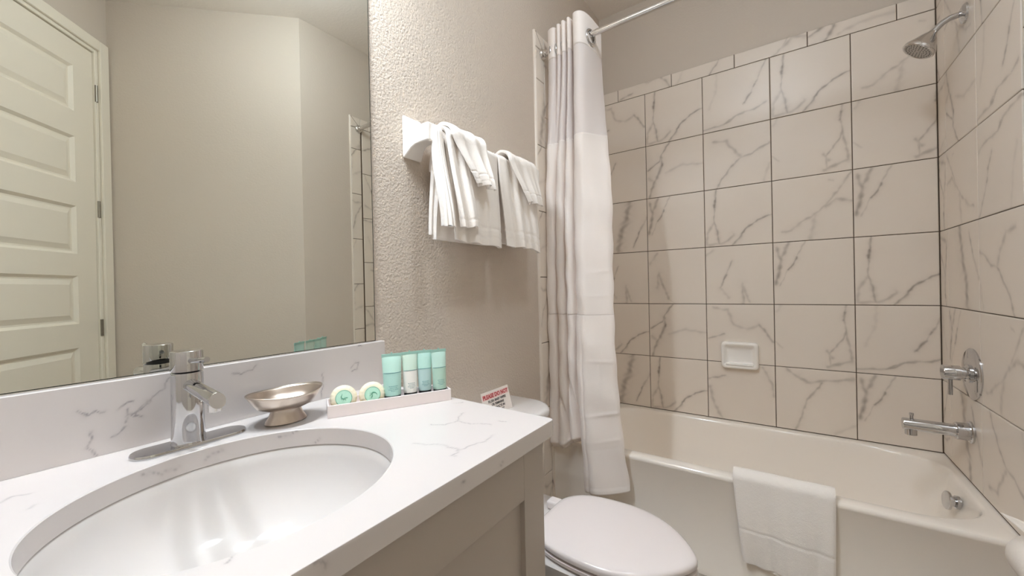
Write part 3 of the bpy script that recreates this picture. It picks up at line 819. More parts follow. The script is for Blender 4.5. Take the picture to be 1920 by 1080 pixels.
rings = [outerc(0.001), outerc(.022), outerc(.030, .004), outerc(TZ-.024, .004), outerc(TZ-.018, .0), outerc(TZ-.010, 0), outerc(TZ-.003, .003), outerc(TZ, .009),
         contour(-.010, TZ), contour(-.004, TZ-.0008), contour(.001, TZ-.0035), contour(.005, TZ-.009), contour(.009, TZ-.019), contour(.014, TZ-.045), contour(.045, .24), contour(.075, .14), contour(.10, .095), contour(.14, .080)]
loft(bm, rings, True, True)
to = bm_obj('tub_shell', bm, M_tub, tub, smooth=True, auto=45)
# overflow plate and drain
bm = bmesh.new(); lathe(bm, [(.031, .020), (.031, .026), (.029, .0275), (.001, .0275)], (1.4135, 2.0, .347), (-1, -.12, .1), 40)
ov = bm_obj('overflow_plate', bm, M_chrome, tub, smooth=True, auto=40)
bm = bmesh.new(); lathe(bm, [(.022, -.006), (.022, .004), (.016, .008), (.016, .020)], (1.4135, 2.0, .347), (-1, -.12, .1), 32); bm_obj('overflow_stem', bm, M_chrome, ov, smooth=True, auto=40)
bm = bmesh.new(); lathe(bm, [(.034, 0), (.034, .003), (.026, .005), (.001, .004)], (1.20, 2.0, .0795)); bm_obj('tub_drain', bm, M_chrome, tub, smooth=True, auto=40)
root_at(tub, (W/2, 2.0, 0))
tag(tub, 'off-white alcove bathtub with smooth apron below the marble-look tile', 'bathtub')

# ------------------------------------------------------------------ tub fittings on the right wall
XW = W-.0100
val = empty('shower_valve')
VY, VZ = 2.0157, .797
bm = bmesh.new(); lathe(bm, [(.088, 0), (.088, .004), (.084, .007), (.05, .009), (.001, .009)], (XW, VY, VZ), (-1, 0, 0), 56); bm_obj('escutcheon', bm, M_chrome, val, smooth=True, auto=35)
bm = bmesh.new(); lathe(bm, [(.031, .008), (.031, .014), (.024, .016), (.021, .02), (.021, .03), (.026, .032), (.026, .072), (.0245, .0745), (.001, .0745)], (XW, VY, VZ), (-1, 0, 0), 40); hb = bm_obj('valve_handle', bm, M_chrome, val, smooth=True, auto=35)
bm = bmesh.new(); tube(bm, [(XW-.055, VY, VZ-.018), (XW-.055, VY, VZ-.078)], .0062, 18); bm_obj('lever_pin', bm, M_chrome, hb, smooth=True, auto=35)
root_at(val, (W, VY, VZ)); tag(val, 'chrome round shower valve with short lever above the tub spout', 'shower valve')
ts = empty('tub_spout')
SYY, SZ = 2.039, .588
bm = bmesh.new(); lathe(bm, [(.038, 0), (.038, .005), (.035, .008), (.030, .008), (.030, .038), (.0285, .040), (.022, .040)], (XW, SYY, SZ), (-1, 0, 0), 36); bm_obj('spout_collar', bm, M_chrome, ts, smooth=True, auto=35)
bm = bmesh.new(); lathe(bm, [(.0215, .036), (.0215, .172), (.0205, .1745), (.001, .1745)], (XW, SYY, SZ), (-1, 0, .01), 36); bo = bm_obj('spout_pipe', bm, M_chrome, ts, smooth=True, auto=35)
bm = bmesh.new(); lathe(bm, [(.017, 0), (.017, -.036), (.0145, -.037), (.013, -.032)], (XW-.152, SYY, SZ), (0, 0, 1), 28); bm_obj('outlet', bm, M_chrome, bo, smooth=True, auto=35)
bm = bmesh.new(); lathe(bm, [(.005, .0), (.005, .034), (.0062, .036), (.0062, .044), (.001, .045)], (XW-.150, SYY, SZ), (0, 0, 1), 18); bm_obj('diverter_pin', bm, M_chrome, bo, smooth=True, auto=35)
root_at(ts, (W, SYY, SZ)); tag(ts, 'chrome straight tub spout with diverter pin below the shower valve', 'tub spout')

sh = empty('showerhead')
HY = 2.0296
bm = bmesh.new(); lathe(bm, [(.033, 0), (.032, .006), (.024, .010), (.014, .014), (.001, .014)], (XW, HY, 2.047), (-1, 0, 0), 36); bm_obj('wall_flange', bm, M_chrome, sh, smooth=True, auto=50)
bm = bmesh.new()
arc = [Vector((XW, HY, 2.047)), Vector((1.440, HY, 2.046)), Vector((1.424, HY, 2.043)), Vector((1.408, HY, 2.035)), Vector((1.396, HY, 2.024)), Vector((1.384, HY, 2.010)), Vector((1.378, HY, 2.003))]
tube(bm, arc, .0100, 20); bm_obj('shower_arm', bm, M_chrome, sh, smooth=True)
hd = Vector((-.040, 0, -.055)).normalized(); h0 = Vector((1.385, HY, 2.012))
bm = bmesh.new(); lathe(bm, [(.012, 0), (.0135, .004), (.016, .010), (.026, .022), (.039, .044), (.0470, .056), (.0488, .060), (.0488, .068), (.0460, .071), (.043, .069)], h0, hd, 48, cap1=False); hb = bm_obj('spray_head', bm, M_chrome2, sh, smooth=True, auto=40)
bm = bmesh.new(); lathe(bm, [(.0432, .066), (.0432, .0685), (.001, .0695)], h0, hd, 48); fp = bm_obj('nozzle_plate', bm, M_nozzle, hb, smooth=True, auto=40)
bm = bmesh.new(); u, v, _ = frame(hd)
for (rad, cnt) in ((.009, 6), (.018, 12), (.027, 18), (.0365, 24)):
    for k in range(cnt):
        a = 2*PI*k/cnt; c = h0+hd*.0685+(u*math.cos(a)+v*math.sin(a))*rad
        lathe(bm, [(.0013, 0), (.0011, .0022)], c, hd, 6)
bm_obj('nozzles', bm, M_dark, fp)
root_at(sh, (W, HY, 2.047)); tag(sh, 'chrome shower head on a curved arm high on the tiled right wall', 'shower head')

# ceramic soap dish on the back wall
wsd = empty('wall_soap_dish')
x0, x1, z0, z1 = .650, .819, .682, .820; yf = YB-.0100
bm = bmesh.new()
def rr_ring(i, y, rad, n=8):
    out = []
    for (cx, cz, a0) in ((x1-i-rad, z1-i-rad, 0), (x0+i+rad, z1-i-rad, 90), (x0+i+rad, z0+i+rad, 180), (x1-i-rad, z0+i+rad, 270)):
        for k in range(n): a = R(a0+90*k/(n-1)); out.append(Vector((cx+rad*math.cos(a), y, cz+rad*math.sin(a))))
    return out
loft(bm, [rr_ring(0, yf, .018), rr_ring(0, yf-.012, .018), rr_ring(.003, yf-.026, .018), rr_ring(.008, yf-.030, .016), rr_ring(.012, yf-.030, .014), rr_ring(.018, yf-.024, .012), rr_ring(.026, yf-.008, .010), rr_ring(.034, yf-.004, .010)])
bm_obj('dish_shell', bm, M_cer, wsd, smooth=True, auto=60)
box_obj('drip_lip', (x0+.022, x1-.022, yf-.032, yf-.006, z0+.018, z0+.028), M_cer, wsd, bevel=.004, seg=3)
root_at(wsd, (.7345, YB, .75)); tag(wsd, 'white ceramic soap dish fixed on the tiled back wall above the tub', 'soap dish')

# ------------------------------------------------------------------ shower rod
rod = empty('shower_curtain_rod')
RY, RZ = 1.620, 2.2255; RZ2 = 2.2350
bm = bmesh.new(); tube(bm, [(.011, RY, RZ), (W-.011, RY, RZ2)], .0127, 28); bm_obj('rod', bm, M_chrome2, rod, smooth=True, auto=40)
for (x, d, z) in ((.0102, 1, RZ), (W-.0102, -1, RZ2)):
    bm = bmesh.new(); lathe(bm, [(.026, 0), (.026, .004), (.021, .010), (.0165, .013), (.0165, .022), (.0125, .023)], (x, RY, z), (d, 0, 0), 28, cap1=False); bm_obj('rod_flange', bm, M_chrome2, rod, smooth=True, auto=40)
root_at(rod, (W/2, RY, RZ)); tag(rod, 'straight satin chrome shower curtain rod between the side walls', 'curtain rod')

# ------------------------------------------------------------------ shower curtain
cur = empty('shower_curtain')
M_cloth = mat('curtain_white_fabric', srgb(240, 234, 232), .55, spec=.4, sheen=.3, bump=[(700, .15, .001, 2)])
def translucent(name, col, f, transp=0.0):
    M = bpy.data.materials.new(name); M.use_nodes = True; nt = M.node_tree; p = nt.nodes['Principled BSDF']; out = nt.nodes['Material Output']
    p.inputs['Base Color'].default_value = col; p.inputs['Roughness'].default_value = .6; p.inputs['Sheen Weight'].default_value = .2
    t = nt.nodes.new('ShaderNodeBsdfTranslucent'); t.inputs[0].default_value = col
    mx = nt.nodes.new('ShaderNodeMixShader'); mx.inputs[0].default_value = f
    nt.links.new(p.outputs[0], mx.inputs[1]); nt.links.new(t.outputs[0], mx.inputs[2]); last = mx
    if transp:
        tr = nt.nodes.new('ShaderNodeBsdfTransparent'); m2 = nt.nodes.new('ShaderNodeMixShader'); m2.inputs[0].default_value = transp
        nt.links.new(mx.outputs[0], m2.inputs[1]); nt.links.new(tr.outputs[0], m2.inputs[2]); last = m2
    nt.links.new(last.outputs[0], out.inputs[0])
    return M
M_curt = translucent('curtain_fabric', srgb(252, 246, 242), .25)
M_mesh = translucent('curtain_sheer_window', srgb(244, 238, 236), .25, .08)
M_head = translucent('curtain_header_fabric', srgb(252, 245, 240), .12)
# pleat path at the top, (x, y) key points: zigzag across the rod, last flap crosses it at x=.25
KEY = [(.050, 1.606), (.060, 1.592), (.092, 1.584), (.100, 1.616), (.106, 1.580), (.122, 1.574), (.128, 1.610), (.134, 1.572), (.150, 1.567), (.157, 1.612), (.163, 1.568), (.178, 1.561), (.186, 1.648), (.191, 1.648), (.193, 1.572), (.200, 1.556), (.228, 1.552), (.246, 1.575), (.254, 1.62), (.257, 1.70), (.257, 1.745)]
KEY = np.array(KEY)
def cr_sample(K, n):
    seg = np.linalg.norm(np.diff(K, axis=0), axis=1); cum = np.concatenate([[0], np.cumsum(seg)]); cum /= cum[-1]
    s = np.linspace(0, 1, n)
    # densify then smooth
    x = np.interp(s, cum, K[:, 0]); y = np.interp(s, cum, K[:, 1])
    kr = np.ones(9)/9
    for _ in range(2):
        xp = np.pad(x, 4, mode='edge'); yp = np.pad(y, 4, mode='edge')
        x = np.convolve(xp, kr, 'valid'); y = np.convolve(yp, kr, 'valid')
    return x, y, s
NS = 260
tx, ty, ss = cr_sample(KEY, NS)
# lower path: shallow folds, wider; last third is the broad front panel
KL = np.array([(.010, 1.640), (.014, 1.612), (.034, 1.600), (.056, 1.606), (.063, 1.642), (.070, 1.606), (.088, 1.596), (.104, 1.604), (.111, 1.642), (.118, 1.604), (.134, 1.592), (.150, 1.600), (.160, 1.640), (.170, 1.598), (.190, 1.574), (.222, 1.562), (.262, 1.582), (.300, 1.602), (.328, 1.616), (.336, 1.632)])
lx, ly, _ = cr_sample(KL, NS)
def smooth(t): t = np.clip(t, 0, 1); return t*t*(3-2*t)
def curtain_xy(z):
    """z array (nz,) -> X, Y (NS,nz)"""
    f = smooth((2.20-z)/.75)[None, :]
    X = tx[:, None]*(1-f)+lx[:, None]*f; Y = ty[:, None]*(1-f)+ly[:, None]*f
    s = ss[:, None]; g = np.clip((1.0-z)/.75, 0, 1)[None, :]
    # flare of the front panel towards its hem
    b = smooth((s-.62)/.3)
    X = X+b*g**1.6*.050+smooth((s-.58)/.1)*g**2*.012
    k = np.interp(z[::-1], [.2, .8, 1.25, 1.75, 2.33], [-.004, .0, .0, .0, .0])[::-1][None, :]
    X = X+k*b
    # gentle ripples of the cloth
    X = X+.0020*np.sin(38*z[None, :]+9*s)*f
    Y = Y+(.0035*np.sin(9*z[None, :]+26*s)+.0018*np.sin(31*z[None, :]+11*s))*f
    # fold creases across the front panel
    for zc_, a in ((1.38, .0014), (1.30, -.0012), (1.19, .0018), (1.09, .0016), (.80, .002), (.575, .004), (.47, .0016), (.44, -.0014)):
        Y = Y-b*a*np.exp(-((z[None, :]-zc_-.007*np.sin(9*s+zc_*9))/.007)**2)
    return X, Y
def curtain_piece(name, z0, z1, nz, mt, s0=0, s1=1, par=cur, off=0, botfn=None):
    i0, i1 = int(s0*(NS-1)), int(s1*(NS-1))
    zz = np.linspace(z1, z0, nz); X, Y = curtain_xy(zz); Z = np.repeat(zz[None], NS, 0)
    X, Y, Z = X[i0:i1+1], Y[i0:i1+1], Z[i0:i1+1].copy()
    if botfn: X, Y, Z = botfn(X, Y, Z, ss[i0:i1+1, None])
    P = np.stack([X, Y-off, Z], -1)
    return grid_np(name, P, mt, par, solid=.0012)
hdr = curtain_piece('header_band', 2.170, 2.308, 20, M_head, off=.0012)
curtain_piece('sheer_window', 1.775, 2.175, 60, M_mesh)
curtain_piece('fabric_body', 1.00, 1.79, 110, M_curt, off=.0008)
# lower left: gathered bundle swept under to the right
def bundle(X, Y, Z, s):
    t = np.clip((1.0-Z)/.62, 0, 1)                 # 0 at the top of this piece, 1 at the hem
    sn = np.clip(s/.66, 0, 1)
    q = smooth((t-.5)/.5)
    tgt = .014+.182*sn                             # even spread of the cloth at the hem
    X2 = X*(1-q*.8)+tgt*q*.8
    Y2 = Y*(1-q*.7)+(1.604-.030*np.sin(PI*sn)**.8)*q*.7
    bot = .352+.075*sn**1.6+.006*np.sin(11*sn)
    Z2 = 1.0-(1.0-bot)*t
    Z2 = Z2+.018*smooth((t-.92)/.08)               # hem curls under
    Y2 = Y2+.022*smooth((t-.93)/.07)
    for (xa, za, w_, a_k) in ((.112, .72, .010, .030), (.078, .62, .008, .014)):
        d = (X2-xa)*.962+(Z2-za)*.275
        Y2 = Y2+a_k*np.exp(-(d/w_)**2)*smooth((za+.06-Z2)/.12)
    return X2, Y2, Z2
curtain_piece('gathered_hem', .38, 1.005, 90, M_curt, 0, .66, off=.0003, botfn=bundle)
def frontp(X, Y, Z, s):
    sn = (s-.60)/.40; t = np.clip((1.005-Z)/(1.005-.25), 0, 1)
    bot = .222+.045*np.clip(sn, 0, 1)
    Z2 = 1.005-(1.005-bot)*t
    X2 = X+smooth((.3-sn)/.3)*.030*t**2
    return X2, Y-.010*np.clip(t*6, 0, 1)-.0022*(t > .972)+.004*np.exp(-((sn-.34)/.02)**2)*np.clip(t*3, 0, 1), Z2
curtain_piece('front_panel', .25, 1.005, 130, M_curt, .60, 1, off=.0006, botfn=frontp)
# chrome rings through the header
for x in (.075, .105, .135, .168, .205, .255):
    bm = bmesh.new(); zz_ = RZ+(x/W)*.0095
    torus(bm, (x, RY, zz_-.012), (1, -.2, 0), .0300, .0056, 40, 12)
    o = bm_obj('grommet_ring', bm, M_chrome, hdr, smooth=True)
root_at(cur, (.16, RY, .25))
tag(cur, 'white shower curtain with sheer window band bunched at the left end of the rod', 'shower curtain')

# ------------------------------------------------------------------ towels
def drape(name, bx, bz, rt, y0, y1, zf, zb, par=None, yb0=None, yb1=None, fold=(), thick=.009, front_x=None, back_x=None, bulge=0, ny=90, material=None, band=None, slope=0, axis='wall', rot=None, scallop=0, hollow=0, seed=0):
    """cloth over a bar running along y. profile: front hem -> over bar -> back hem"""
    fx = front_x if front_x is not None else bx+rt; kx = back_x if back_x is not None else bx-rt
    prof = []
    nf = 70
    for t in np.linspace(0, 1, nf): prof.append((fx+(bx+rt-fx)*smooth(t*1.0)+bulge*math.sin(PI*t), zf+(bz-zf)*t, 1-t))
    for a in np.linspace(0, PI, 18)[1:-1]: prof.append((bx+rt*math.cos(a), bz+rt*math.sin(a), 0))
    for t in np.linspace(0, 1, 40): prof.append((bx-rt+(kx-bx+rt)*smooth(t), bz+(zb-bz)*t, -t))
    prof = np.array(prof)
    sY = np.linspace(0, 1, ny)
    PX = prof[:, 0][None].repeat(ny, 0); PZ = prof[:, 1][None].repeat(ny, 0); D = prof[:, 2][None]
    S = sY[:, None]
    yb0 = y0 if yb0 is None else yb0; yb1 = y1 if yb1 is None else yb1
    dd = np.clip(D, 0, 1)
    L_ = y0+(yb0-y0)*dd; R_ = y1+(yb1-y1)*dd
    Y = L_+(R_-L_)*S
    amp = .25+.75*dd
    r = np.random.RandomState(seed); 
    for (c, wd, a) in fold:
        PX = PX+a*amp*np.exp(-((S-c)/wd)**2)*np.where(D >= 0, 1, .3)
    PX = PX+.0022*np.sin(9*PI*S+r.rand()*6)*amp+.0012*np.sin(23*S+14*PZ)*amp
    # the hem: uneven, sloping
    PZ = PZ-dd*(slope*S+scallop*np.sin(PI*S*2+1))+.002*np.sin(17*S+seed)*dd
    # rounded long edges
    edge = np.minimum(S, 1-S)*(y1-y0)
    ro = np.clip(1-edge/.010, 0, 1)
    PX = PX-np.sign(PX-bx)*ro**2*.004
    if band:
        for (b0, b1, dp) in band:
            ins = smooth((dd-b0)/.012)*smooth((b1-dd)/.012); PX = PX-dp*ins*(D > 0)
    P = np.stack([PX, Y, PZ], -1)
    if rot is not None: P = rot(P)
    o = grid_np(name, P, material or M_terry, par, solid=-thick)
    b = o.modifiers.new('bevel', 'BEVEL'); b.width = thick*.42; b.segments = 3; b.limit_method = 'ANGLE'; b.angle_limit = R(60)
    return o

# towel bar ------------------------------------------------------------
TBX, TBZ = .082, 1.590
tb = empty('towel_bar')
def post(y, name='bar_post'):
    bm = bmesh.new(); zc_ = 1.591
    def sq(x, hy, hz, up_=0): return [Vector((x, y-hy, zc_+up_-hz)), Vector((x, y+hy, zc_+up_-hz)), Vector((x, y+hy, zc_+up_+hz)), Vector((x, y-hy, zc_+up_+hz))]
    loft(bm, [sq(.0005, .0345, .063), sq(.008, .0345, .063), sq(.016, .031, .054, .001), (sq(.028, .026, .040, .002)), sq(.042, .022, .031, .002), sq(.060, .020, .0265, .0), sq(.098, .020, .0265, 0)])
    return bm_obj(name, bm, M_cer, tb, smooth=True, bevel=.004, seg=3, auto=40)
post(.819); post(1.402)
bm = bmesh.new(); tube(bm, [(TBX, .83, TBZ), (TBX, 1.392, TBZ)], .0095, 20); bm_obj('bar', bm, M_cer, tb, smooth=True, auto=40)
root_at(tb, (0, 1.11, TBZ)); tag(tb, 'white ceramic towel bar with flared posts on the textured left wall', 'towel bar')

def towel(name, label, cat='towel', group=None, **k):
    root = empty(name)
    drape('towel_cloth', par=root, **k)
    y = (k['y0']+k['y1'])/2
    root_at(root, (k['bx'], y, k['zf']))
    return tag(root, label, cat, group)
bw = [(.80, .84, .0016), (.90, .925, .0016)]
towel('bath_towel', 'wide folded white bath towel on the bar, nearer the mirror', group='folded towels on the bar', bx=TBX, bz=TBZ, rt=.0225, y0=.868, y1=1.128, zf=1.278, zb=1.286, yb0=.885, yb1=1.128, fold=((.25, .1, -.006), (.98, .05, -.005)), thick=.012, front_x=.121, back_x=.030, band=bw, slope=.006, seed=1)
towel('bath_towel', 'wide folded white bath towel on the bar, nearer the shower curtain', group='folded towels on the bar', bx=TBX, bz=TBZ, rt=.0230, y0=1.128, y1=1.374, zf=1.283, zb=1.30, yb0=1.15, yb1=1.385, fold=((.12, .07, .012), (.30, .06, -.014), (.42, .08, .010), (.75, .2, .006)), thick=.012, front_x=.121, back_x=.030, band=bw, slope=.012, scallop=.004, seed=2)
# hand towel on the near half: hangs open with a doubled-over edge, its corner piece hanging in the middle
ht = empty('hand_towel')
drape('folded_edge', TBX, TBZ, .029, .814, .850, 1.312, 1.572, par=ht, yb0=.812, yb1=.862, fold=((.5, .3, .010),), thick=.016, front_x=.144, back_x=.030, ny=30, seed=3)
drape('towel_cloth', TBX, TBZ, .036, .856, .965, 1.318, 1.30, par=ht, yb0=.885, yb1=.985, fold=((.12, .10, .010), (.34, .08, -.010), (.62, .16, .013), (.93, .06, -.006)), thick=.010, front_x=.139, back_x=.026, band=[(.90, .93, .002)], slope=-.006, seed=4)
root_at(ht, (TBX, .9, 1.32)); tag(ht, 'narrow white hand towel hanging doubled over beside the near bar post', 'towel')
towel('washcloth', 'small fan-folded white washcloth over the towels nearer the mirror', group='washcloths draped over the towels', bx=TBX, bz=TBZ+.004, rt=.047, y0=.868, y1=1.035, zf=1.462, zb=1.50, yb0=.948, yb1=1.048, fold=((.12, .09, .016), (.42, .10, -.014), (.60, .07, .016), (.82, .10, -.012), (.97, .05, .010)), thick=.009, front_x=.150, back_x=.020, band=[(.72, .76, .0022), (.88, .92, .001)], slope=.006, scallop=.003, seed=5)
towel('washcloth', 'small folded white washcloth over the towels nearer the shower curtain', group='washcloths draped over the towels', bx=TBX, bz=TBZ+.004, rt=.044, y0=1.170, y1=1.360, zf=1.452, zb=1.50, yb0=1.262, yb1=1.376, fold=((.10, .09, .014), (.38, .10, -.012), (.62, .10, .008)), thick=.009, front_x=.142, back_x=.020, band=[(.72, .76, .002)], slope=-.004, seed=6)

# towel over the tub rim (bar direction = x)
def rotx(P):
    Q = P.copy(); Q[..., 0] = P[..., 1]; Q[..., 1] = TY0+.022-P[..., 0]; return Q
tt = empty('hand_towel')
d = drape('towel_cloth', 0.0, .405, .0345, .766, 1.062, .118, .255, par=tt, yb0=.794, yb1=1.056, fold=((.06, .10, .006), (.30, .14, -.006), (.62, .16, .007), (.9, .1, .002)), thick=.009, front_x=.040, back_x=-.050, bulge=.004, ny=110, band=[(.575, .60, .004)], slope=.022, rot=rotx, seed=7)
d2 = drape('towel_underlayer', 0.0, .403, .0275, .772, 1.055, .105, .27, par=tt, yb0=.835, yb1=1.045, thick=.005, front_x=.029, back_x=-.040, ny=60, slope=.02, rot=rotx, seed=8)
root_at(tt, (.91, TY0, .12)); tag(tt, 'white hand towel with a woven band draped over the bathtub rim', 'towel')

# ------------------------------------------------------------------ toilet
toi = empty('toilet')
TCY = 1.062
def tank_ring(x0, x1, hy, z, rad, n=10):
    out = []
    for (cx, cy, a0, r_) in ((x1-rad, TCY+hy-rad, 0, rad), (x0+.01, TCY+hy-.01, 90, .01), (x0+.01, TCY-hy+.01, 180, .01), (x1-rad, TCY-hy+rad, 270, rad)):
        for k in range(n): a = R(a0+90*k/(n-1)); out.append(Vector((cx+r_*math.cos(a), cy+r_*math.sin(a), z)))
    return out
bm = bmesh.new(); loft(bm, [tank_ring(.012, .190, .168, .3965, .07), tank_ring(.012, .205, .181, .42, .08), tank_ring(.012, .222, .201, .55, .09), tank_ring(.012, .228, .209, .664, .095)]); bm_obj('tank', bm, M_porc, toi, smooth=True, auto=50)
bm = bmesh.new(); loft(bm, [tank_ring(.008, .236, .217, .664, .10), tank_ring(.006, .246, .225, .672, .11), tank_ring(.006, .248, .227, .688, .112), tank_ring(.008, .242, .221, .697, .11), tank_ring(.014, .230, .211, .700, .10)]); bm_obj('tank_lid', bm, M_porc, toi, smooth=True, auto=60)
bm = bmesh.new(); tube(bm, [(.229, TCY-.16, .62), (.245, TCY-.16, .62), (.248, TCY-.13, .615), (.248, TCY-.10, .612)], .006, 14); bm_obj('flush_lever', bm, M_chrome, toi, smooth=True)
def egg(x0, x1, hy, z, n=72, back=2.8, cxf=.56, yo=0):
    """x0 back, x1 front; squarish back, round front"""
    out = []; cx = x0+(x1-x0)*cxf*.78
    for i in range(n):
        t = 2*PI*i/n; c, s = math.cos(t), math.sin(t)
        if c >= 0: out.append(Vector((cx+(x1-cx)*c, TCY+yo+hy*s, z)))
        else:
            p = 2/back
            out.append(Vector((cx-(cx-x0)*abs(c)**p, TCY+yo+hy*(1 if s > 0 else -1)*abs(s)**(1/1.12 if 1 else 1), z)))
    return out
bm = bmesh.new()
loft(bm, [egg(.10, .56, .125, .001, cxf=.6), egg(.10, .55, .115, .03, cxf=.6), egg(.12, .55, .105, .14, cxf=.6), egg(.14, .62, .125, .24, cxf=.6), egg(.17, .70, .150, .33, cxf=.6), egg(.20, .742, .164, .375, cxf=.6), egg(.21, .748, .166, .390, cxf=.6), egg(.215, .742, .160, .394, cxf=.6)])
bm_obj('bowl', bm, M_porc, toi, smooth=True, auto=60)
bm = bmesh.new(); loft(bm, [tank_ring(.012, .33, .125, .30, .03), tank_ring(.012, .33, .135, .36, .03), tank_ring(.012, .33, .135, .392, .03), tank_ring(.016, .326, .131, .396, .03)]); bm_obj('tank_shelf', bm, M_porc, toi, smooth=True, auto=50)
HWX = [.322, .3235, .330, .345, .365, .39, .42, .46, .50, .545, .59, .63, .665, .695, .72, .737, .7465, .7505]
HWY = [.052, .074, .094, .116, .134, .147, .156, .162, .1645, .1640, .155, .138, .115, .088, .058, .032, .013, 0]
def lidring(k, z, cx=.53):
    """seat outline inset by k"""
    pts = []
    xs = np.array(HWX); yy_ = np.array(HWY)
    out = [(x, y) for x, y in zip(xs, yy_)]
    full = [(x, -y) for x, y in out]+[(x, y) for x, y in out[::-1][1:]]
    fx = (1-k/.215); fy = (1-k/.165)
    # densify
    P_ = np.array(full+[full[0]]); seg = np.linalg.norm(np.diff(P_, axis=0), axis=1); cum = np.concatenate([[0], np.cumsum(seg)])
    sv = np.linspace(0, cum[-1], 97)[:-1]
    X_ = np.interp(sv, cum, P_[:, 0]); Y_ = np.interp(sv, cum, P_[:, 1])
    for _ in range(2):
        X_ = (np.roll(X_, 1)+2*X_+np.roll(X_, -1))/4; Y_ = (np.roll(Y_, 1)+2*Y_+np.roll(Y_, -1))/4
    return [Vector((cx+(x-cx)*fx, TCY+y*fy, z)) for x, y in zip(X_, Y_)]
bm = bmesh.new(); loft(bm, [lidring(.006, .3985), lidring(.001, .401), lidring(.001, .409), lidring(.006, .4115)]); bm_obj('seat_ring', bm, M_seat, toi, smooth=True, auto=60)
bm = bmesh.new(); loft(bm, [lidring(.006, .4165), lidring(.0005, .419), lidring(0, .427), lidring(.002, .4325), lidring(.008, .4365), lidring(.022, .4395), lidring(.05, .4410), lidring(.12, .4415)]); bm_obj('seat_lid', bm, M_seat, toi, smooth=True, auto=60)
for y in (TCY-.078, TCY-.03, TCY+.03, TCY+.078):
    bm = bmesh.new(); lathe(bm, [(.008, 0), (.008, .004), (.006, .005)], (.40 if abs(y-TCY) > .05 else .62, y, .4115), (0, 0, 1), 16); bm_obj('lid_bumper', bm, M_seat, toi, smooth=True)
for y in (TCY-.075, TCY+.075):
    bm = bmesh.new(); box(bm, .278, .322, y-.020, y+.020, .3965, .424); bm_obj('seat_hinge', bm, M_seat, toi, bevel=.007, seg=4, smooth=True, auto=60)
for y in (TCY-.10, TCY+.10):
    bm = bmesh.new(); lathe(bm, [(.014, 0), (.014, .006), (.010, .014), (.001, .017)], (.26, y, .028)); bm_obj('bolt_cap', bm, M_seat, toi, smooth=True)
root_at(toi, (.4, TCY, 0))
tag(toi, 'white two-piece toilet with closed lid between vanity and bathtub', 'toilet')

# notice card on the tank lid
def text_mesh(body, size, M, material, name, parent, align='CENTER', ext=.0002, bold=0):
    cu = bpy.data.curves.new(name, 'FONT'); cu.body = body; cu.size = size; cu.extrude = ext; cu.align_x = align; cu.offset = bold
    cu.resolution_u = 3; cu.space_line = 1.05
    tmp = bpy.data.objects.new(name, cu); COL.objects.link(tmp)
    dg = bpy.context.evaluated_depsgraph_get(); me = bpy.data.meshes.new_from_object(tmp.evaluated_get(dg))
    bpy.data.objects.remove(tmp); bpy.data.curves.remove(cu)
    me.transform(M); me.materials.clear()
    return link_mesh(name, me, material, parent)
card = empty('notice_card')
# card stands in the plane x ~ .12, width along +y, leaning back a little
CZ0 = .7005; CW, CH = .150, .082
lean = R(12)
CM = Matrix.Translation((.128, 1.069, CZ0)) @ Matrix.Rotation(R(90), 4, 'Z') @ Matrix.Rotation(PI/2-lean, 4, 'X')   # local x -> +y, local y -> up, local z -> +x
bm = bmesh.new()
loft(bm, [[CM @ Vector(p) for p in ((-CW/2, 0, z), (CW/2+.006, 0, z), (CW/2, CH, z), (-CW/2, CH, z))] for z in (-.0012, 0)])
cb = bm_obj('card_sheet', bm, M_card, card)
bm = bmesh.new()
loft(bm, [[CM @ Vector(p) for p in ((-CW/2+.003, .056, z), (CW/2-.003, .056, z), (CW/2-.003, CH-.008, z), (-CW/2+.003, CH-.008, z))] for z in (0, .0002)])
bm_obj('pink_stripe', bm, M_pink, cb)
text_mesh('PLEASE DO NOT', .0185, CM @ Matrix.Translation((0, .0590, .0003)), M_red, 'red_heading', cb, bold=.0006)
for i, tx_ in enumerate(['FLUSH BABY WIPES', 'OR FEMININE', 'PRODUCTS IN', 'THE TOILET']):
    text_mesh(tx_, .0115, CM @ Matrix.Translation((.004, .0440-i*.0125, .0003)), M_black, 'black_text', cb, bold=.0003)
# rear support leg
bm = bmesh.new(); box(bm, .085, .087, 1.04, 1.10, CZ0, CZ0+.05); sm = bm_obj('easel_back', bm, M_card, card)
root_at(card, (.12, 1.067, CZ0)); tag(card, 'small white notice card with red PLEASE DO NOT heading on the toilet tank', 'sign')

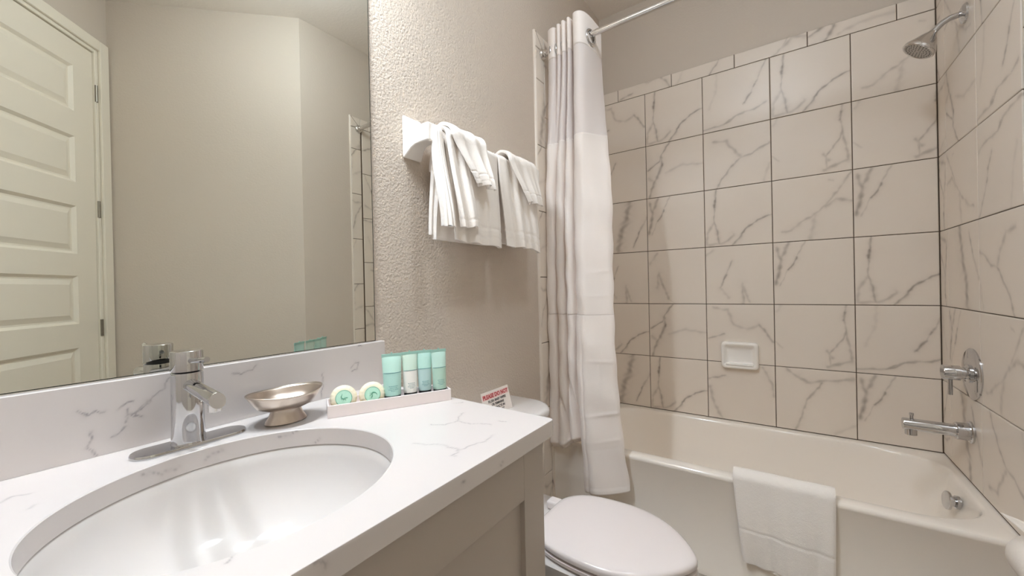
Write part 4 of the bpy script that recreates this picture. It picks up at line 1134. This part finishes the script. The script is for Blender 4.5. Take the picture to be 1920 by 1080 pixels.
# ------------------------------------------------------------------ toilet paper on the right wall
tpz = .520; tpx = 1.392; ry0, ry1 = 1.252, 1.362
hol = empty('toilet_paper_holder')
for y in (ry0-.012, ry1+.010):
    bm = bmesh.new()
    def sq2(x, h): return [Vector((x, y-h*.55, tpz-h)), Vector((x, y+h*.55, tpz-h)), Vector((x, y+h*.55, tpz+h)), Vector((x, y-h*.55, tpz+h))]
    loft(bm, [sq2(W-.0005, .026 if y > 1.3 else .026), sq2(W-.008, .026), sq2(W-.02, .017), sq2(tpx-.006, .0125)])
    bm_obj('holder_post', bm, M_cer, hol, smooth=True, bevel=.003, seg=3, auto=40)
bm = bmesh.new(); tube(bm, [(tpx, ry0-.012, tpz), (tpx, ry1+.010, tpz)], .008, 16); bm_obj('spindle', bm, M_cer, hol, smooth=True)
root_at(hol, (W, 1.30, tpz)); tag(hol, 'white ceramic toilet paper holder on the painted right wall before the tub', 'toilet paper holder')
rl = empty('toilet_paper_roll')
RR = .056; tc_ = Vector((tpx, 0, tpz-.012))
bm = bmesh.new(); n = 56; rings = []
for (r_, y) in [(.019, ry0+.002), (RR-.002, ry0+.002), (RR, ry0+.005), (RR, ry1-.003), (RR-.002, ry1), (.019, ry1), (.019, ry0+.002)]:
    rings.append([Vector((tc_.x+r_*math.cos(2*PI*i/n), y, tc_.z+r_*math.sin(2*PI*i/n))) for i in range(n)])
loft(bm, rings, False, False); bm_obj('paper_roll', bm, M_paper, rl, smooth=True, auto=40)
# folded end: triangular point sticking out over the roll
bm = bmesh.new(); ztp = tc_.z+RR
tri = [Vector((tpx+.02, ry0+.004, ztp-.002)), Vector((tpx+.02, ry1-.004, ztp-.002)), Vector((tpx-.020, ry1-.002, ztp+.018)), Vector((tpx-.062, (ry0+ry1)/2+.052, ztp+.031)), Vector((tpx-.022, ry0+.004, ztp+.004))]
loft(bm, [[p for p in tri], [p+Vector((0, 0, .0016)) for p in tri]]); bm_obj('folded_end', bm, M_paper, rl)
root_at(rl, (tpx, 1.307, tpz)); tag(rl, 'white toilet paper roll with its end folded to a point, by the tub', 'toilet paper')
